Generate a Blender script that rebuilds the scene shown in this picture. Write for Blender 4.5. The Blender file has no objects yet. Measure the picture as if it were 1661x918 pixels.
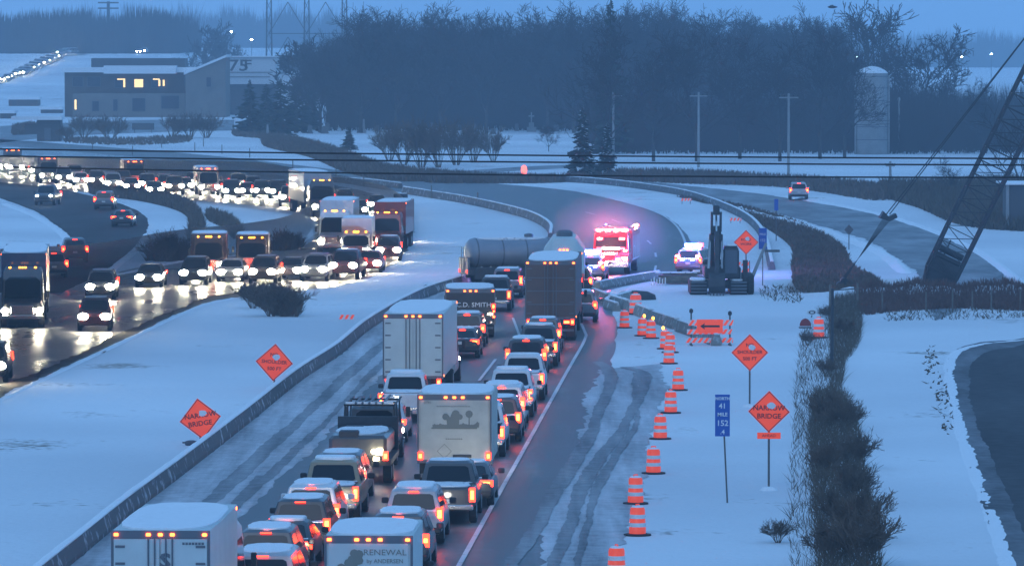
import bpy, math, random
from math import sin, cos, pi, radians as R
from mathutils import Vector, Matrix
random.seed(7)
SC = bpy.context.scene
col = SC.collection

# ---------------------------------------------------------------- camera
F = 8500.0; Q = F/6500.0; W0 = 1661.0; H0 = 918.0; CH = 15.7; HOR = 68.0
PITCH = math.atan((H0/2-HOR)/F)
cd = bpy.data.cameras.new('camera'); cam = bpy.data.objects.new('camera', cd); col.objects.link(cam)
cam.location = (0, 0, CH); cam.rotation_euler = (pi/2-PITCH, 0, 0)
cd.sensor_width = 36; cd.lens = 36*F/W0; cd.clip_start = 1; cd.clip_end = 30000
SC.camera = cam

# ---------------------------------------------------------------- world, sun, exposure
w = bpy.data.worlds.new('World'); SC.world = w; w.use_nodes = True
nt = w.node_tree; bg = nt.nodes['Background']
sky = nt.nodes.new('ShaderNodeTexSky'); sky.sky_type = 'NISHITA'; sky.sun_disc = False
sky.sun_elevation = R(4); sky.sun_rotation = R(200); sky.ozone_density = 6; sky.dust_density = 0.6; sky.air_density = 1.2
# thick dusk overcast: the sky's light is levelled out towards one blue
mx = nt.nodes.new('ShaderNodeMixRGB'); mx.inputs[0].default_value = 0.8
mx.inputs[2].default_value = (0.60, 1.40, 2.72, 1)
nt.links.new(sky.outputs[0], mx.inputs[1]); nt.links.new(mx.outputs[0], bg.inputs[0])
bg.inputs[1].default_value = 0.15
sd = bpy.data.lights.new('sun', 'SUN'); sd.energy = 0.12; sd.angle = R(25); sd.color = (0.8, 0.9, 1.0)
sun = bpy.data.objects.new('sun', sd); col.objects.link(sun)
sun.rotation_euler = (R(50), 0, R(-20))
SC.view_settings.view_transform = 'Standard'; SC.view_settings.look = 'None'
SC.view_settings.exposure = 1.32; SC.view_settings.gamma = 1
SC.cycles.volume_bounces = 1
SC.cycles.sample_clamp_indirect = 4
SC.cycles.max_bounces = 6

# ---------------------------------------------------------------- pixel <-> place
def ray(px, py):
    a = (px-W0/2)/F; b = -(py-H0/2)/F
    return Vector((a, cos(PITCH)+b*sin(PITCH), -sin(PITCH)+b*cos(PITCH)))
def G(px, py, z=0.0):
    d = ray(px, py); t = (z-CH)/d.z
    return Vector((d.x*t, d.y*t, z))
def at(px, py, D):
    D *= Q; d = ray(px, py); t = D/d.y
    return Vector((d.x*t, D, CH+d.z*t))
def S(py): return (py-HOR)/CH           # pixels per metre at a ground row

# ---------------------------------------------------------------- materials
def mat(name, c, rough=0.6, metal=0.0, em=None, es=0.0, var=0.0, vs=3.0, bump=0.0, coat=0.0, c2=None, thr=None, sample=True, spec=None, rvar=0.0):
    m = bpy.data.materials.new(name); m.use_nodes = True
    n = m.node_tree; p = n.nodes['Principled BSDF']
    p.inputs['Base Color'].default_value = (*c, 1); p.inputs['Roughness'].default_value = rough
    p.inputs['Metallic'].default_value = metal
    if coat: p.inputs['Coat Weight'].default_value = coat
    if spec is not None: p.inputs['Specular IOR Level'].default_value = spec
    if em: p.inputs['Emission Color'].default_value = (*em, 1); p.inputs['Emission Strength'].default_value = es
    if em and not sample: m.cycles.emission_sampling = 'NONE'
    if var or c2 or bump or rvar:
        tc = n.nodes.new('ShaderNodeTexCoord'); nz = n.nodes.new('ShaderNodeTexNoise')
        nz.inputs['Scale'].default_value = vs; nz.inputs['Detail'].default_value = 6; nz.inputs['Roughness'].default_value = 0.6
        n.links.new(tc.outputs['Object'], nz.inputs[0])
        r = n.nodes.new('ShaderNodeValToRGB'); n.links.new(nz.outputs[0], r.inputs[0])
        cc = c2 if c2 else tuple(min(1, x*(1+var)) for x in c)
        ca = c if c2 else tuple(x*(1-var) for x in c)
        lo, hi = thr if thr else (0.3, 0.7)
        r.color_ramp.elements[0].position = lo; r.color_ramp.elements[1].position = hi
        r.color_ramp.elements[0].color = (*ca, 1); r.color_ramp.elements[1].color = (*cc, 1)
        n.links.new(r.outputs[0], p.inputs['Base Color'])
        if rvar:
            mr = n.nodes.new('ShaderNodeMapRange'); mr.inputs['To Min'].default_value = rough-rvar; mr.inputs['To Max'].default_value = rough+rvar
            mr.inputs['From Min'].default_value = .35; mr.inputs['From Max'].default_value = .65
            n.links.new(nz.outputs[0], mr.inputs[0]); n.links.new(mr.outputs[0], p.inputs['Roughness'])
        if bump:
            b = n.nodes.new('ShaderNodeBump'); b.inputs['Strength'].default_value = bump; b.inputs['Distance'].default_value = 0.1
            n.links.new(nz.outputs[0], b.inputs['Height']); n.links.new(b.outputs[0], p.inputs['Normal'])
    return m
M = {}
# ground snow: soft drifts, a little bare stubble showing through
def snow_mat(name, stubble=0.775, scale=0.12):
    m = bpy.data.materials.new(name); m.use_nodes = True; n = m.node_tree; p = n.nodes['Principled BSDF']
    tc = n.nodes.new('ShaderNodeTexCoord')
    def noise(s, d=6):
        z = n.nodes.new('ShaderNodeTexNoise'); z.inputs['Scale'].default_value = s; z.inputs['Detail'].default_value = d
        n.links.new(tc.outputs['Object'], z.inputs[0]); return z
    a = noise(scale, 8); b = noise(2.5, 8); c = noise(0.03, 3)
    r1 = n.nodes.new('ShaderNodeValToRGB'); n.links.new(c.outputs[0], r1.inputs[0])
    r1.color_ramp.elements[0].position = .3; r1.color_ramp.elements[0].color = (.60, .62, .65, 1)
    r1.color_ramp.elements[1].position = .7; r1.color_ramp.elements[1].color = (.80, .82, .84, 1)
    add = n.nodes.new('ShaderNodeMath'); add.operation = 'MULTIPLY_ADD'; add.inputs[1].default_value = 0.45
    n.links.new(b.outputs[0], add.inputs[0]); n.links.new(a.outputs[0], add.inputs[2])
    r2 = n.nodes.new('ShaderNodeValToRGB'); n.links.new(add.outputs[0], r2.inputs[0])
    r2.color_ramp.elements[0].position = stubble+.11; r2.color_ramp.elements[1].position = stubble+.24
    r2.color_ramp.elements[0].color = (0, 0, 0, 1)
    mix = n.nodes.new('ShaderNodeMixRGB'); n.links.new(r2.outputs[0], mix.inputs[0]); n.links.new(r1.outputs[0], mix.inputs[1])
    mix.inputs[2].default_value = (.20, .18, .15, 1); n.links.new(mix.outputs[0], p.inputs['Base Color'])
    p.inputs['Roughness'].default_value = .85; p.inputs['Specular IOR Level'].default_value = .05
    bp = n.nodes.new('ShaderNodeBump'); bp.inputs['Strength'].default_value = .7; bp.inputs['Distance'].default_value = .3
    n.links.new(add.outputs[0], bp.inputs['Height']); n.links.new(bp.outputs[0], p.inputs['Normal'])
    return m
M['ground'] = snow_mat('snow_ground')
def road_mat(name, base, snow, thr, rough, stretch=(1.0, 0.06), rot=0.0, spec=.5, bmp=.25):
    """asphalt with slush lying in streaks along the lanes"""
    m = bpy.data.materials.new(name); m.use_nodes = True; n = m.node_tree; p = n.nodes['Principled BSDF']
    tc = n.nodes.new('ShaderNodeTexCoord'); mp = n.nodes.new('ShaderNodeMapping')
    mp.inputs['Scale'].default_value = (stretch[0], stretch[1], 1); mp.inputs['Rotation'].default_value = (0, 0, rot)
    n.links.new(tc.outputs['Object'], mp.inputs[0])
    a = n.nodes.new('ShaderNodeTexNoise'); a.inputs['Scale'].default_value = .8; a.inputs['Detail'].default_value = 8; a.inputs['Roughness'].default_value = .6
    n.links.new(mp.outputs[0], a.inputs[0])
    b = n.nodes.new('ShaderNodeTexNoise'); b.inputs['Scale'].default_value = 1.5; b.inputs['Detail'].default_value = 8
    n.links.new(tc.outputs['Object'], b.inputs[0])
    ad = n.nodes.new('ShaderNodeMath'); ad.operation = 'MULTIPLY_ADD'; ad.inputs[1].default_value = .35
    n.links.new(b.outputs[0], ad.inputs[0]); n.links.new(a.outputs[0], ad.inputs[2])
    r = n.nodes.new('ShaderNodeValToRGB'); n.links.new(ad.outputs[0], r.inputs[0])
    r.color_ramp.elements[0].position = thr[0]; r.color_ramp.elements[1].position = thr[1]
    r.color_ramp.elements[0].color = (*base, 1); r.color_ramp.elements[1].color = (*snow, 1)
    n.links.new(r.outputs[0], p.inputs['Base Color'])
    mr = n.nodes.new('ShaderNodeMapRange'); mr.inputs['From Min'].default_value = thr[0]; mr.inputs['From Max'].default_value = thr[1]
    mr.inputs['To Min'].default_value = rough; mr.inputs['To Max'].default_value = .75; p.inputs['Specular IOR Level'].default_value = spec
    n.links.new(ad.outputs[0], mr.inputs[0]); n.links.new(mr.outputs[0], p.inputs['Roughness'])
    bp = n.nodes.new('ShaderNodeBump'); bp.inputs['Strength'].default_value = bmp; bp.inputs['Distance'].default_value = .02
    n.links.new(b.outputs[0], bp.inputs['Height']); n.links.new(bp.outputs[0], p.inputs['Normal'])
    return m
M['road_main'] = road_mat('wet_asphalt_slush', (.055, .055, .06), (.30, .31, .33), (.62, 1.0), .42, rot=0.05, spec=.22)
M['road_far'] = road_mat('asphalt_thin_slush', (.09, .09, .095), (.42, .44, .47), (.55, 1.0), .5, stretch=(.35, .12), spec=.2)
M['road_wet'] = road_mat('wet_asphalt', (.085, .085, .09), (.34, .34, .36), (.52, .98), .185, stretch=(.5, .1), rot=-.3)
M['shoulder'] = road_mat('shoulder_packed_snow', (.15, .155, .17), (.62, .63, .66), (.42, .88), .65, rot=0.05, spec=.2)
M['track'] = road_mat('tyre_track_slush', (.09, .092, .10), (.42, .43, .45), (.5, .98), .6, rot=0.05, spec=.2)
M['road_edge'] = road_mat('slushy_road_edge', (.07, .07, .075), (.26, .27, .29), (.5, 1.05), .8, stretch=(.5, .1), spec=.05, bmp=.05)
M['dark_road'] = road_mat('dark_asphalt', (.055, .055, .058), (.12, .12, .125), (.55, 1.1), .85, stretch=(.12, .03), spec=.03, bmp=.05)
M['paint_white'] = mat('road_paint_white', (.62, .63, .66), .5, c2=(.25, .26, .28), vs=2, thr=(.55, .75))
M['snow'] = mat('settled_snow', (.80, .81, .83), .7, var=.06, vs=6, bump=.3)
M['snow_thin'] = mat('thin_patchy_snow', (.74, .75, .77), .7, c2=(.25, .26, .3), vs=5, thr=(.56, .7))
M['concrete'] = mat('weathered_concrete', (.24, .235, .22), .85, c2=(.58, .59, .6), vs=2.2, thr=(.55, .66), bump=.3)
M['rail'] = mat('guardrail_weathered', (.11, .11, .115), .8, 0, c2=(.5, .51, .54), vs=1.7, thr=(.56, .68))
M['glass'] = mat('vehicle_glass', (.008, .009, .013), .12, 0, spec=.35)
M['rubber'] = mat('tyre_rubber', (.02, .02, .021), .8, var=.3, vs=8)
M['rim'] = mat('wheel_rim', (.3, .3, .31), .4, .7)
M['black'] = mat('black_plastic', (.02, .02, .022), .55, var=.2, vs=5)
M['plate'] = mat('number_plate', (.6, .6, .58), .5)
M['chrome'] = mat('chrome', (.6, .6, .6), .2, .9)
M['head'] = mat('headlamp_lit', (1, 1, 1), .2, em=(1, .95, .82), es=30)
M['head_on'] = mat('headlamp_glare', (1, 1, 1), .2, em=(1, .89, .64), es=85)
M['head2'] = mat('fog_lamp_lit', (1, 1, 1), .2, em=(1, .85, .5), es=18, sample=False)
M['tail'] = mat('tail_lamp_lens', (.5, .02, .01), .3, em=(1, .025, .008), es=4.5)
M['tailhot'] = mat('tail_lamp_bulb', (.8, .1, .02), .3, em=(1, .09, .012), es=14, sample=False)
M['marker'] = mat('red_marker_lamp', (.8, .1, .02), .3, em=(1, .10, .015), es=7, sample=False)
M['amber'] = mat('amber_marker_lamp', (.8, .4, .05), .3, em=(1, .34, .02), es=6, sample=False)
M['red_beacon'] = mat('red_beacon', (.8, .05, .05), .3, em=(1, .035, .05), es=7)
M['red_hot'] = mat('red_beacon_core', (.9, .5, .4), .3, em=(1, .55, .4), es=80, sample=False)
M['blue_beacon'] = mat('blue_beacon', (.05, .05, .8), .3, em=(.04, .09, 1), es=7)
M['blue_hot'] = mat('blue_beacon_core', (.6, .7, 1), .3, em=(.55, .7, 1), es=60, sample=False)
M['window_lit'] = mat('lit_office_window', (.8, .6, .3), .3, em=(1, .66, .25), es=.75, sample=False)
M['street'] = mat('street_lamp_lit', (1, 1, 1), .3, em=(.8, .95, 1), es=40, sample=False)
M['orange'] = mat('orange_sign_sheeting', (.95, .11, .025), .35, var=.06, vs=2, em=(1, .05, .03), es=.17, sample=False)  # faint glow added to the sheeting to imitate fluorescence under the blue dusk
M['orange_white'] = mat('white_sheeting', (.75, .75, .75), .4)
M['sign_black'] = mat('sign_legend_black', (.05, .03, .03), .6)
M['sign_blue'] = mat('blue_sign_sheeting', (.02, .10, .42), .4)
M['sign_white'] = mat('sign_legend_white', (.75, .78, .8), .5)
M['post'] = mat('steel_post', (.12, .12, .12), .6, .3)
M['wood'] = mat('weathered_wood', (.16, .14, .12), .85, var=.3, vs=3)
M['wire'] = mat('cable_sheath', (.03, .03, .035), .6)
M['steel'] = mat('lattice_steel', (.05, .05, .055), .6, .3)
M['bark'] = mat('tree_bark', (.06, .05, .045), .9, var=.3, vs=1)
M['twig'] = mat('bare_twigs', (.038, .034, .036), .9)
M['needles'] = mat('conifer_needles', (.022, .04, .026), .8, var=.3, vs=1.5)
M['brush'] = mat('dead_brush', (.13, .09, .065), .9, var=.35, vs=.6)
M['redbrush'] = mat('red_stemmed_brush', (.13, .065, .05), .9, var=.3, vs=.8)
M['weeds'] = mat('dark_weeds', (.10, .075, .05), .9, var=.4, vs=.8)
M['soil'] = mat('brush_floor', (.11, .08, .06), .95, c2=(.17, .13, .10), vs=.8, thr=(.4, .65))
M['brick'] = mat('office_brick', (.12, .09, .075), .85, var=.15, vs=.5)
M['brick2'] = mat('office_stone', (.19, .165, .145), .85, var=.12, vs=.5)
M['dkwall'] = mat('dark_cladding', (.08, .08, .085), .7)
M['ltwall'] = mat('pale_cladding', (.62, .63, .64), .7)
M['wglass'] = mat('office_glass', (.03, .035, .05), .15)
M['silo'] = mat('silo_staves', (.28, .28, .28), .85, var=.15, vs=.8)
M['stone'] = mat('gravestone', (.12, .12, .12), .8, var=.3, vs=1)
M['brownbox'] = mat('brown_trailer_door', (.105, .065, .055), .6, var=.1, vs=1.2)
M['whitebox'] = mat('dirty_white_panel', (.50, .49, .43), .5, c2=(.40, .39, .34), vs=1.2, thr=(.4, .7))
M['whitebox2'] = mat('white_door_panel', (.50, .55, .54), .5, var=.06, vs=1.5)
M['frame'] = mat('door_frame_grey', (.12, .13, .15), .5, .2)
M['tank'] = mat('tank_steel', (.24, .26, .30), .45, .3, var=.1, vs=1)
M['firered'] = mat('fire_engine_red', (.40, .015, .02), .35, coat=.4)
M['yellow'] = mat('machine_yellow', (.35, .22, .03), .6, var=.2, vs=1)
M['machine'] = mat('dark_machine_paint', (.035, .038, .045), .6, var=.3, vs=2)
M['sand'] = mat('sandbag', (.10, .10, .12), .9)
PAINTS = {}
def paint(name, c, rough=.35):
    PAINTS[name] = mat('car_paint_'+name, c, rough, 0, coat=.4, c2=tuple(x*.75+.03 for x in c), vs=2, thr=(.45, .8))
for nm, c in dict(white=(.66, .67, .68), silver=(.38, .39, .41), grey=(.14, .145, .155), charcoal=(.055, .058, .065), black=(.016, .016, .02),
                  navy=(.02, .03, .07), maroon=(.08, .015, .018), gold=(.28, .22, .13), brown=(.09, .06, .045), blue=(.03, .07, .2), red=(.3, .03, .02)).items(): paint(nm, c)

# ---------------------------------------------------------------- mesh helpers
class MB:
    def __init__(s): s.v = []; s.f = []; s.mi = []
    def quadstrip(s, rings, closed=True, cap=True, mi=0):
        b = len(s.v); n = len(rings[0])
        for r in rings: s.v.extend([tuple(p) for p in r])
        for i in range(len(rings)-1):
            for j in range(n if closed else n-1):
                k = (j+1) % n
                s.f.append((b+i*n+j, b+i*n+k, b+(i+1)*n+k, b+(i+1)*n+j)); s.mi.append(mi)
        if cap and closed:
            s.f.append(tuple(b+j for j in range(n))[::-1]); s.mi.append(mi)
            e = b+(len(rings)-1)*n
            s.f.append(tuple(e+j for j in range(n))); s.mi.append(mi)
        return s
    def box(s, x0, x1, y0, y1, z0, z1, mi=0, ch=0.0):
        if ch > 0:
            def ring(z, c):
                return [(x0+c, y0, z), (x1-c, y0, z), (x1, y0+c, z), (x1, y1-c, z), (x1-c, y1, z), (x0+c, y1, z), (x0, y1-c, z), (x0, y0+c, z)]
            def inner(z):
                return [(x0+ch*1.6, y0+ch, z), (x1-ch*1.6, y0+ch, z), (x1-ch, y0+ch*1.6, z), (x1-ch, y1-ch*1.6, z), (x1-ch*1.6, y1-ch, z), (x0+ch*1.6, y1-ch, z), (x0+ch, y1-ch*1.6, z), (x0+ch, y0+ch*1.6, z)]
            return s.quadstrip([inner(z0), ring(z0+ch, ch), ring(z1-ch, ch), inner(z1)], mi=mi)
        return s.quadstrip([[(x0, y0, z0), (x1, y0, z0), (x1, y1, z0), (x0, y1, z0)], [(x0, y0, z1), (x1, y0, z1), (x1, y1, z1), (x0, y1, z1)]], mi=mi)
    def tube(s, a, b, r0, r1=None, n=6, mi=0, cap=True):
        a = Vector(a); b = Vector(b); r1 = r0 if r1 is None else r1
        d = (b-a); L = d.length
        if L < 1e-6: return s
        d /= L; u = d.orthogonal().normalized(); v = d.cross(u)
        R0 = [a+(u*cos(2*pi*i/n)+v*sin(2*pi*i/n))*r0 for i in range(n)]
        R1 = [b+(u*cos(2*pi*i/n)+v*sin(2*pi*i/n))*r1 for i in range(n)]
        return s.quadstrip([R0, R1], cap=cap, mi=mi)
    def poly(s, pts, mi=0):
        b = len(s.v); s.v.extend([tuple(p) for p in pts]); s.f.append(tuple(range(b, b+len(pts)))); s.mi.append(mi); return s
    def slab(s, pts, off, mi=0):
        """a flat polygon given thickness by the vector off"""
        off = Vector(off); s.quadstrip([[Vector(p) for p in pts], [Vector(p)+off for p in pts]], mi=mi); return s
    def lathe(s, prof, n=16, cx=0, cy=0, mi=0):
        return s.quadstrip([[(cx+r*cos(2*pi*i/n), cy+r*sin(2*pi*i/n), z) for i in range(n)] for r, z in prof], mi=mi)
    def build(s, name, m, parent=None, smooth=None):
        me = bpy.data.meshes.new(name); me.from_pydata(s.v, [], s.f)
        ms = m if isinstance(m, (list, tuple)) else [m]
        for x in ms: me.materials.append(x)
        if len(ms) > 1: me.polygons.foreach_set('material_index', s.mi)
        if smooth:
            me.polygons.foreach_set('use_smooth', [True]*len(me.polygons)); me.set_sharp_from_angle(angle=R(smooth))
        me.update()
        o = bpy.data.objects.new(name, me); col.objects.link(o)
        if parent: o.parent = parent
        return o
def empty(name, loc=(0, 0, 0), rz=0.0):
    o = bpy.data.objects.new(name, None); col.objects.link(o); o.location = loc; o.rotation_euler = (0, 0, rz); o.empty_display_size = .3
    return o
def tag(o, label=None, cat=None, group=None, kind=None):
    if label: o['label'] = label
    if cat: o['category'] = cat
    if group: o['group'] = group
    if kind: o['kind'] = kind
    return o
def struct(name, mb, m, **k): return tag(mb.build(name, m, **k), kind='structure')
CH_OF = {}; PROTO = set()
def copy_tree(o, parent=None):
    """a copy of a thing with copies of its parts and their sub-parts"""
    if o.name not in CH_OF: CH_OF[o.name] = list(o.children)
    if parent is None: PROTO.add(o.name)
    c = o.copy(); col.objects.link(c)
    if parent is None and 'group' in c: del c['group']
    if parent: c.parent = parent
    for ch in CH_OF[o.name]: copy_tree(ch, c)
    return c
def tmesh(txt, size, depth=.004, bold=0.0, sx=1.0):
    cu = bpy.data.curves.new('t', 'FONT'); cu.body = txt; cu.size = size; cu.align_x = 'CENTER'; cu.align_y = 'CENTER'; cu.extrude = depth; cu.offset = bold
    cu.resolution_u = 2
    o = bpy.data.objects.new('t', cu); me = bpy.data.meshes.new_from_object(o); bpy.data.objects.remove(o)
    if sx != 1: me.transform(Matrix.Scale(sx, 4, (1, 0, 0)))
    return me
def text(name, txt, size, loc, m, parent, rot=(pi/2, 0, 0), **k):
    me = tmesh(txt, size, **k); me.materials.clear(); me.materials.append(m)
    o = bpy.data.objects.new(name, me); col.objects.link(o); o.parent = parent; o.location = loc; o.rotation_euler = rot
    return o
def spline(pts, n):
    """Catmull-Rom through points, n samples evenly by length"""
    P = [Vector(p) for p in pts]; P = [P[0]*2-P[1]]+P+[P[-1]*2-P[-2]]; out = []
    for i in range(1, len(P)-2):
        for k in range(12):
            t = k/12; a, b, c, d = P[i-1:i+3]
            out.append(.5*((2*b)+(c-a)*t+(2*a-5*b+4*c-d)*t*t+(3*b-a-3*c+d)*t**3))
    out.append(P[-2].copy())
    L = [0]
    for i in range(1, len(out)): L.append(L[-1]+(out[i]-out[i-1]).length)
    res = []; j = 0
    for k in range(n):
        s = L[-1]*k/(n-1)
        while j < len(L)-2 and L[j+1] < s: j += 1
        t = (s-L[j])/max(1e-9, L[j+1]-L[j]); res.append(out[j].lerp(out[j+1], min(1, max(0, t))))
    return res
def wobble(P, amp, seed):
    rg = random.Random(seed); ph = [rg.uniform(0, 6.28) for _ in range(6)]; out = []; s = 0
    for i, p in enumerate(P):
        if i: s += (P[i]-P[i-1]).length
        t = P[min(i+1, len(P)-1)]-P[max(i-1, 0)]; t.normalize(); k = sum(sin(s*f+ph[j])*w_ for j, (f, w_) in enumerate(((.11, .5), (.31, .35), (.77, .25), (1.7, .2), (3.1, .15), (5.3, .1))))
        out.append(p+Vector((t.y, -t.x, 0))*(k+rg.uniform(-.25, .25))*amp)
    return out
def strip(lp, rp, z, n=120, cross=1, jit=0.0):
    """sheet between two edges given in pixels of the ground plane"""
    A = spline([G(*p) for p in lp], n); B = spline([G(*p) for p in rp], n); mb = MB()
    if jit: A = wobble(A, jit, n); B = wobble(B, jit, n+1)
    mb.quadstrip([[(*a.lerp(b, k/cross).xy, z) for k in range(cross+1)] for a, b in zip(A, B)], closed=False)
    mb.f = [f[::-1] if (Vector(mb.v[f[1]])-Vector(mb.v[f[0]])).cross(Vector(mb.v[f[2]])-Vector(mb.v[f[1]])).z < 0 else f for f in mb.f]
    return mb
def offset_path(P, d):
    out = []
    for i, p in enumerate(P):
        t = (P[min(i+1, len(P)-1)]-P[max(i-1, 0)]); t.z = 0; t.normalize()
        out.append(p+Vector((t.y, -t.x, 0))*d)
    return out
def line_strip(path, wd, z, n=60, jit=0.0):
    P = spline([G(*p) for p in path], n); A = offset_path(P, -wd/2); B = offset_path(P, wd/2); mb = MB()
    if jit: A = wobble(A, jit, n); B = wobble(B, jit, n+1)
    mb.quadstrip([[(a.x, a.y, z), (b.x, b.y, z)] for a, b in zip(A, B)], closed=False)
    return mb
def ridge(path, wd, h, z=0.0, n=200, seed=1):
    """ploughed snow thrown up in a lumpy bank"""
    P = spline([G(*p) for p in path], n); rg = random.Random(seed); mb = MB(); rings = []; hh = h
    Ps = [offset_path(P, wd*k) for k in (-.5, -.25, 0, .2, .5)]
    for i in range(n):
        hh = .7*hh+.3*h*rg.uniform(.3, 1.7); e = min(1, i/6, (n-1-i)/6); j = [rg.uniform(-.05, .05)*wd for _ in range(5)]
        rings.append([(Ps[k][i].x+j[k], Ps[k][i].y+j[k], z-.03+hh*f*e*rg.uniform(.8, 1.2)) for k, f in enumerate((0, .6, 1, .7, 0))])
    return mb.quadstrip(rings, closed=False)
def patch(pts, z):
    P = spline([G(*p) for p in pts+[pts[0]]], len(pts)*6)[:-1]
    return MB().poly([(p.x, p.y, z) for p in P])
# ================================================================ THE GROUND
def hgt(x, y):
    y /= Q; h = 0.0
    # cutting where the crane stands, behind a low snow bank
    if 14 < x < 46 and 240 < y < 272:
        ax = max(0, min(1, (x-17.5)/2.0))*max(0, min(1, (40-x)/3))
        h -= 3.6*ax*max(0, min(1, (y-251.5)/2.5))*max(0, min(1, (265-y)/2.0))
        bx = max(0, min(1, (x-18.5)/3.5))
        h += .55*bx*math.exp(-((y-248.6)/1.7)**2)*(1+.25*sin(x*1.3)+.15*sin(x*3.1))
    # the highway climbs a far rise at the left
    if y > 950 and x < -85:
        k = [(950, 0), (1100, 4.7), (1200, 9.8), (1250, 11.7), (1500, 12), (99999, 12)]
        for (ya, za), (yb, zb) in zip(k, k[1:]):
            if ya <= y < yb: h += (za+(zb-za)*(y-ya)/(yb-ya))*min(1, (-85-x)/25)
    return h
ys = [Q*v for v in [-200, -60, 0, 40, 60, 80, 90]+[90+3*i for i in range(1, 52)]+[245+i for i in range(0, 29)]+[276+4*i for i in range(60)]+[540, 580, 640, 700, 800, 900, 950, 1000, 1050, 1100, 1150, 1200, 1250, 1350, 1500, 1800, 2200, 2600, 3200, 3800, 4600, 5600, 7000, 9000, 14000]]
xs = [-9000, -4000, -2000, -1000, -500, -250, -200, -170, -150, -130, -120, -110, -100, -92, -85]+[-80+4*i for i in range(24)]+[15+i for i in range(0, 28)]+[44+4*i for i in range(12)]+[100, 150, 250, 500, 1000, 2000, 4000, 9000]
mb = MB()
mb.quadstrip([[(x, y, hgt(x, y)) for x in xs] for y in ys], closed=False)
struct('ground', mb, M['ground'], smooth=80)

NBL = [(-20, 1015), (100, 918), (205, 832), (300, 760), (400, 682), (480, 618), (545, 575), (600, 530), (680, 485), (745, 463), (810, 448), (872, 428), (902, 400), (893, 375), (868, 358), (830, 346), (760, 330), (700, 320), (655, 313), (560, 298), (460, 281), (300, 262), (0, 238), (-100, 232)]
NBR = [(880, 1015), (905, 918), (930, 800), (962, 700), (985, 610), (1000, 560), (1000, 525), (985, 492), (995, 470), (1060, 455), (1118, 440), (1128, 420), (1120, 393), (1100, 365), (1060, 343), (1000, 325), (920, 309), (800, 298), (700, 291), (600, 283), (480, 268), (300, 249), (0, 226), (-100, 219)]
struct('northbound_carriageway', strip(NBL, NBR, .012, 260, 4, .12), M['road_main'])
# farther out, more slush lies on the lanes
struct('left_shoulder', strip([(-12, 1013), (104, 918), (209, 832), (304, 760), (404, 682), (484, 618), (549, 575), (604, 530), (684, 485), (749, 463)],
                     [(235, 1013), (318, 918), (402, 832), (474, 760), (550, 682), (612, 618), (655, 575), (696, 535), (745, 500), (772, 478)], .018, 200, 2, .22), M['shoulder'])
TZ = [.022]
def track(path, wd, m='track', name='tyre_track'):
    TZ[0] += .003
    return struct(name, line_strip(path, wd, TZ[0], 160, .09), M[m])
track([(235, 918), (345, 812), (440, 722), (520, 650), (580, 594), (625, 556), (665, 530)], .62)
track([(290, 918), (385, 822), (475, 735), (545, 668), (600, 610), (640, 570)], .35)
track([(300, 900), (360, 840), (430, 772)], .5)
track([(893, 930), (925, 850), (955, 770), (1000, 710), (1025, 668), (1046, 625), (1044, 606), (1012, 596)], .5)
track([(820, 930), (868, 860), (912, 780), (950, 720), (975, 660), (992, 620), (985, 600), (970, 588)], .55)
track([(935, 930), (950, 860), (975, 780), (1015, 715), (1034, 680), (1030, 640), (1035, 605)], .3)
struct('right_edge_snow', strip([(838, 1015), (868, 918), (905, 800), (940, 700), (958, 640), (975, 600)], [(1000, 1015), (1010, 918), (1035, 800), (1065, 700), (1075, 640), (1070, 590)], .016, 160, 2, .3), M['shoulder'])
EDGE = [(690, 1015), (745, 918), (795, 828), (850, 730), (897, 645), (925, 595), (945, 560), (951, 545)]
struct('edge_line', line_strip(EDGE, .16, .055), M['paint_white'])
struct('edge_line', line_strip([(951, 545), (941, 522), (934, 505), (932, 488)], .16, .055, 30), M['paint_white'])
struct('edge_line', line_strip([(1112, 408), (1110, 390), (1096, 366), (1068, 347), (1020, 331), (960, 317)], .2, .055, 60), M['paint_white'])
struct('lane_line', line_strip([(777, 619), (804, 584)], .14, .055, 6), M['paint_white'])
struct('lane_line', line_strip([(843, 547), (832, 517)], .14, .055, 6), M['paint_white'])
for a, b in (((1062, 440), (1064, 432)), ((1064, 418), (1063, 411)), ((1056, 397), (1050, 391)), ((1036, 378), (1026, 372)), ((1005, 362), (992, 357)), ((965, 349), (950, 345))):
    struct('lane_line', line_strip([a, b], .16, .055, 4), M['paint_white'])
SBR = [(-120, 705), (0, 640), (100, 595), (200, 548), (290, 505), (340, 486), (420, 474), (520, 468), (600, 450), (650, 417), (668, 385), (662, 352), (630, 324), (560, 304), (480, 290), (380, 274), (200, 254), (0, 236), (-120, 228)]
SBL = [(-120, 500), (0, 478), (100, 458), (180, 443), (260, 428), (340, 415), (430, 408), (485, 400), (512, 382), (512, 360), (475, 343), (400, 332), (300, 325), (150, 313), (0, 300), (-60, 296), (-90, 292), (-110, 290), (-120, 288)]
struct('southbound_carriageway', strip(SBR, SBL, .014, 260, 4, .25), M['road_wet'])
struct('median_gravel_edge', strip([(-120, 712), (0, 646), (100, 600), (200, 553), (290, 510), (340, 491), (400, 482)], [(-120, 690), (0, 628), (100, 585), (200, 540), (290, 499), (340, 481), (400, 474)], .02, 160, 1, .25), M['soil'])
struct('entrance_ramp', strip([(-120, 300), (-60, 308), (0, 322), (60, 345), (95, 372), (105, 398), (80, 425), (20, 446), (-60, 462), (-120, 475)],
                             [(-120, 286), (-60, 290), (0, 296), (90, 306), (175, 325), (228, 345), (240, 372), (215, 405), (165, 442), (100, 476)], .018, 200, 3, .1), M['dark_road'])
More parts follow.
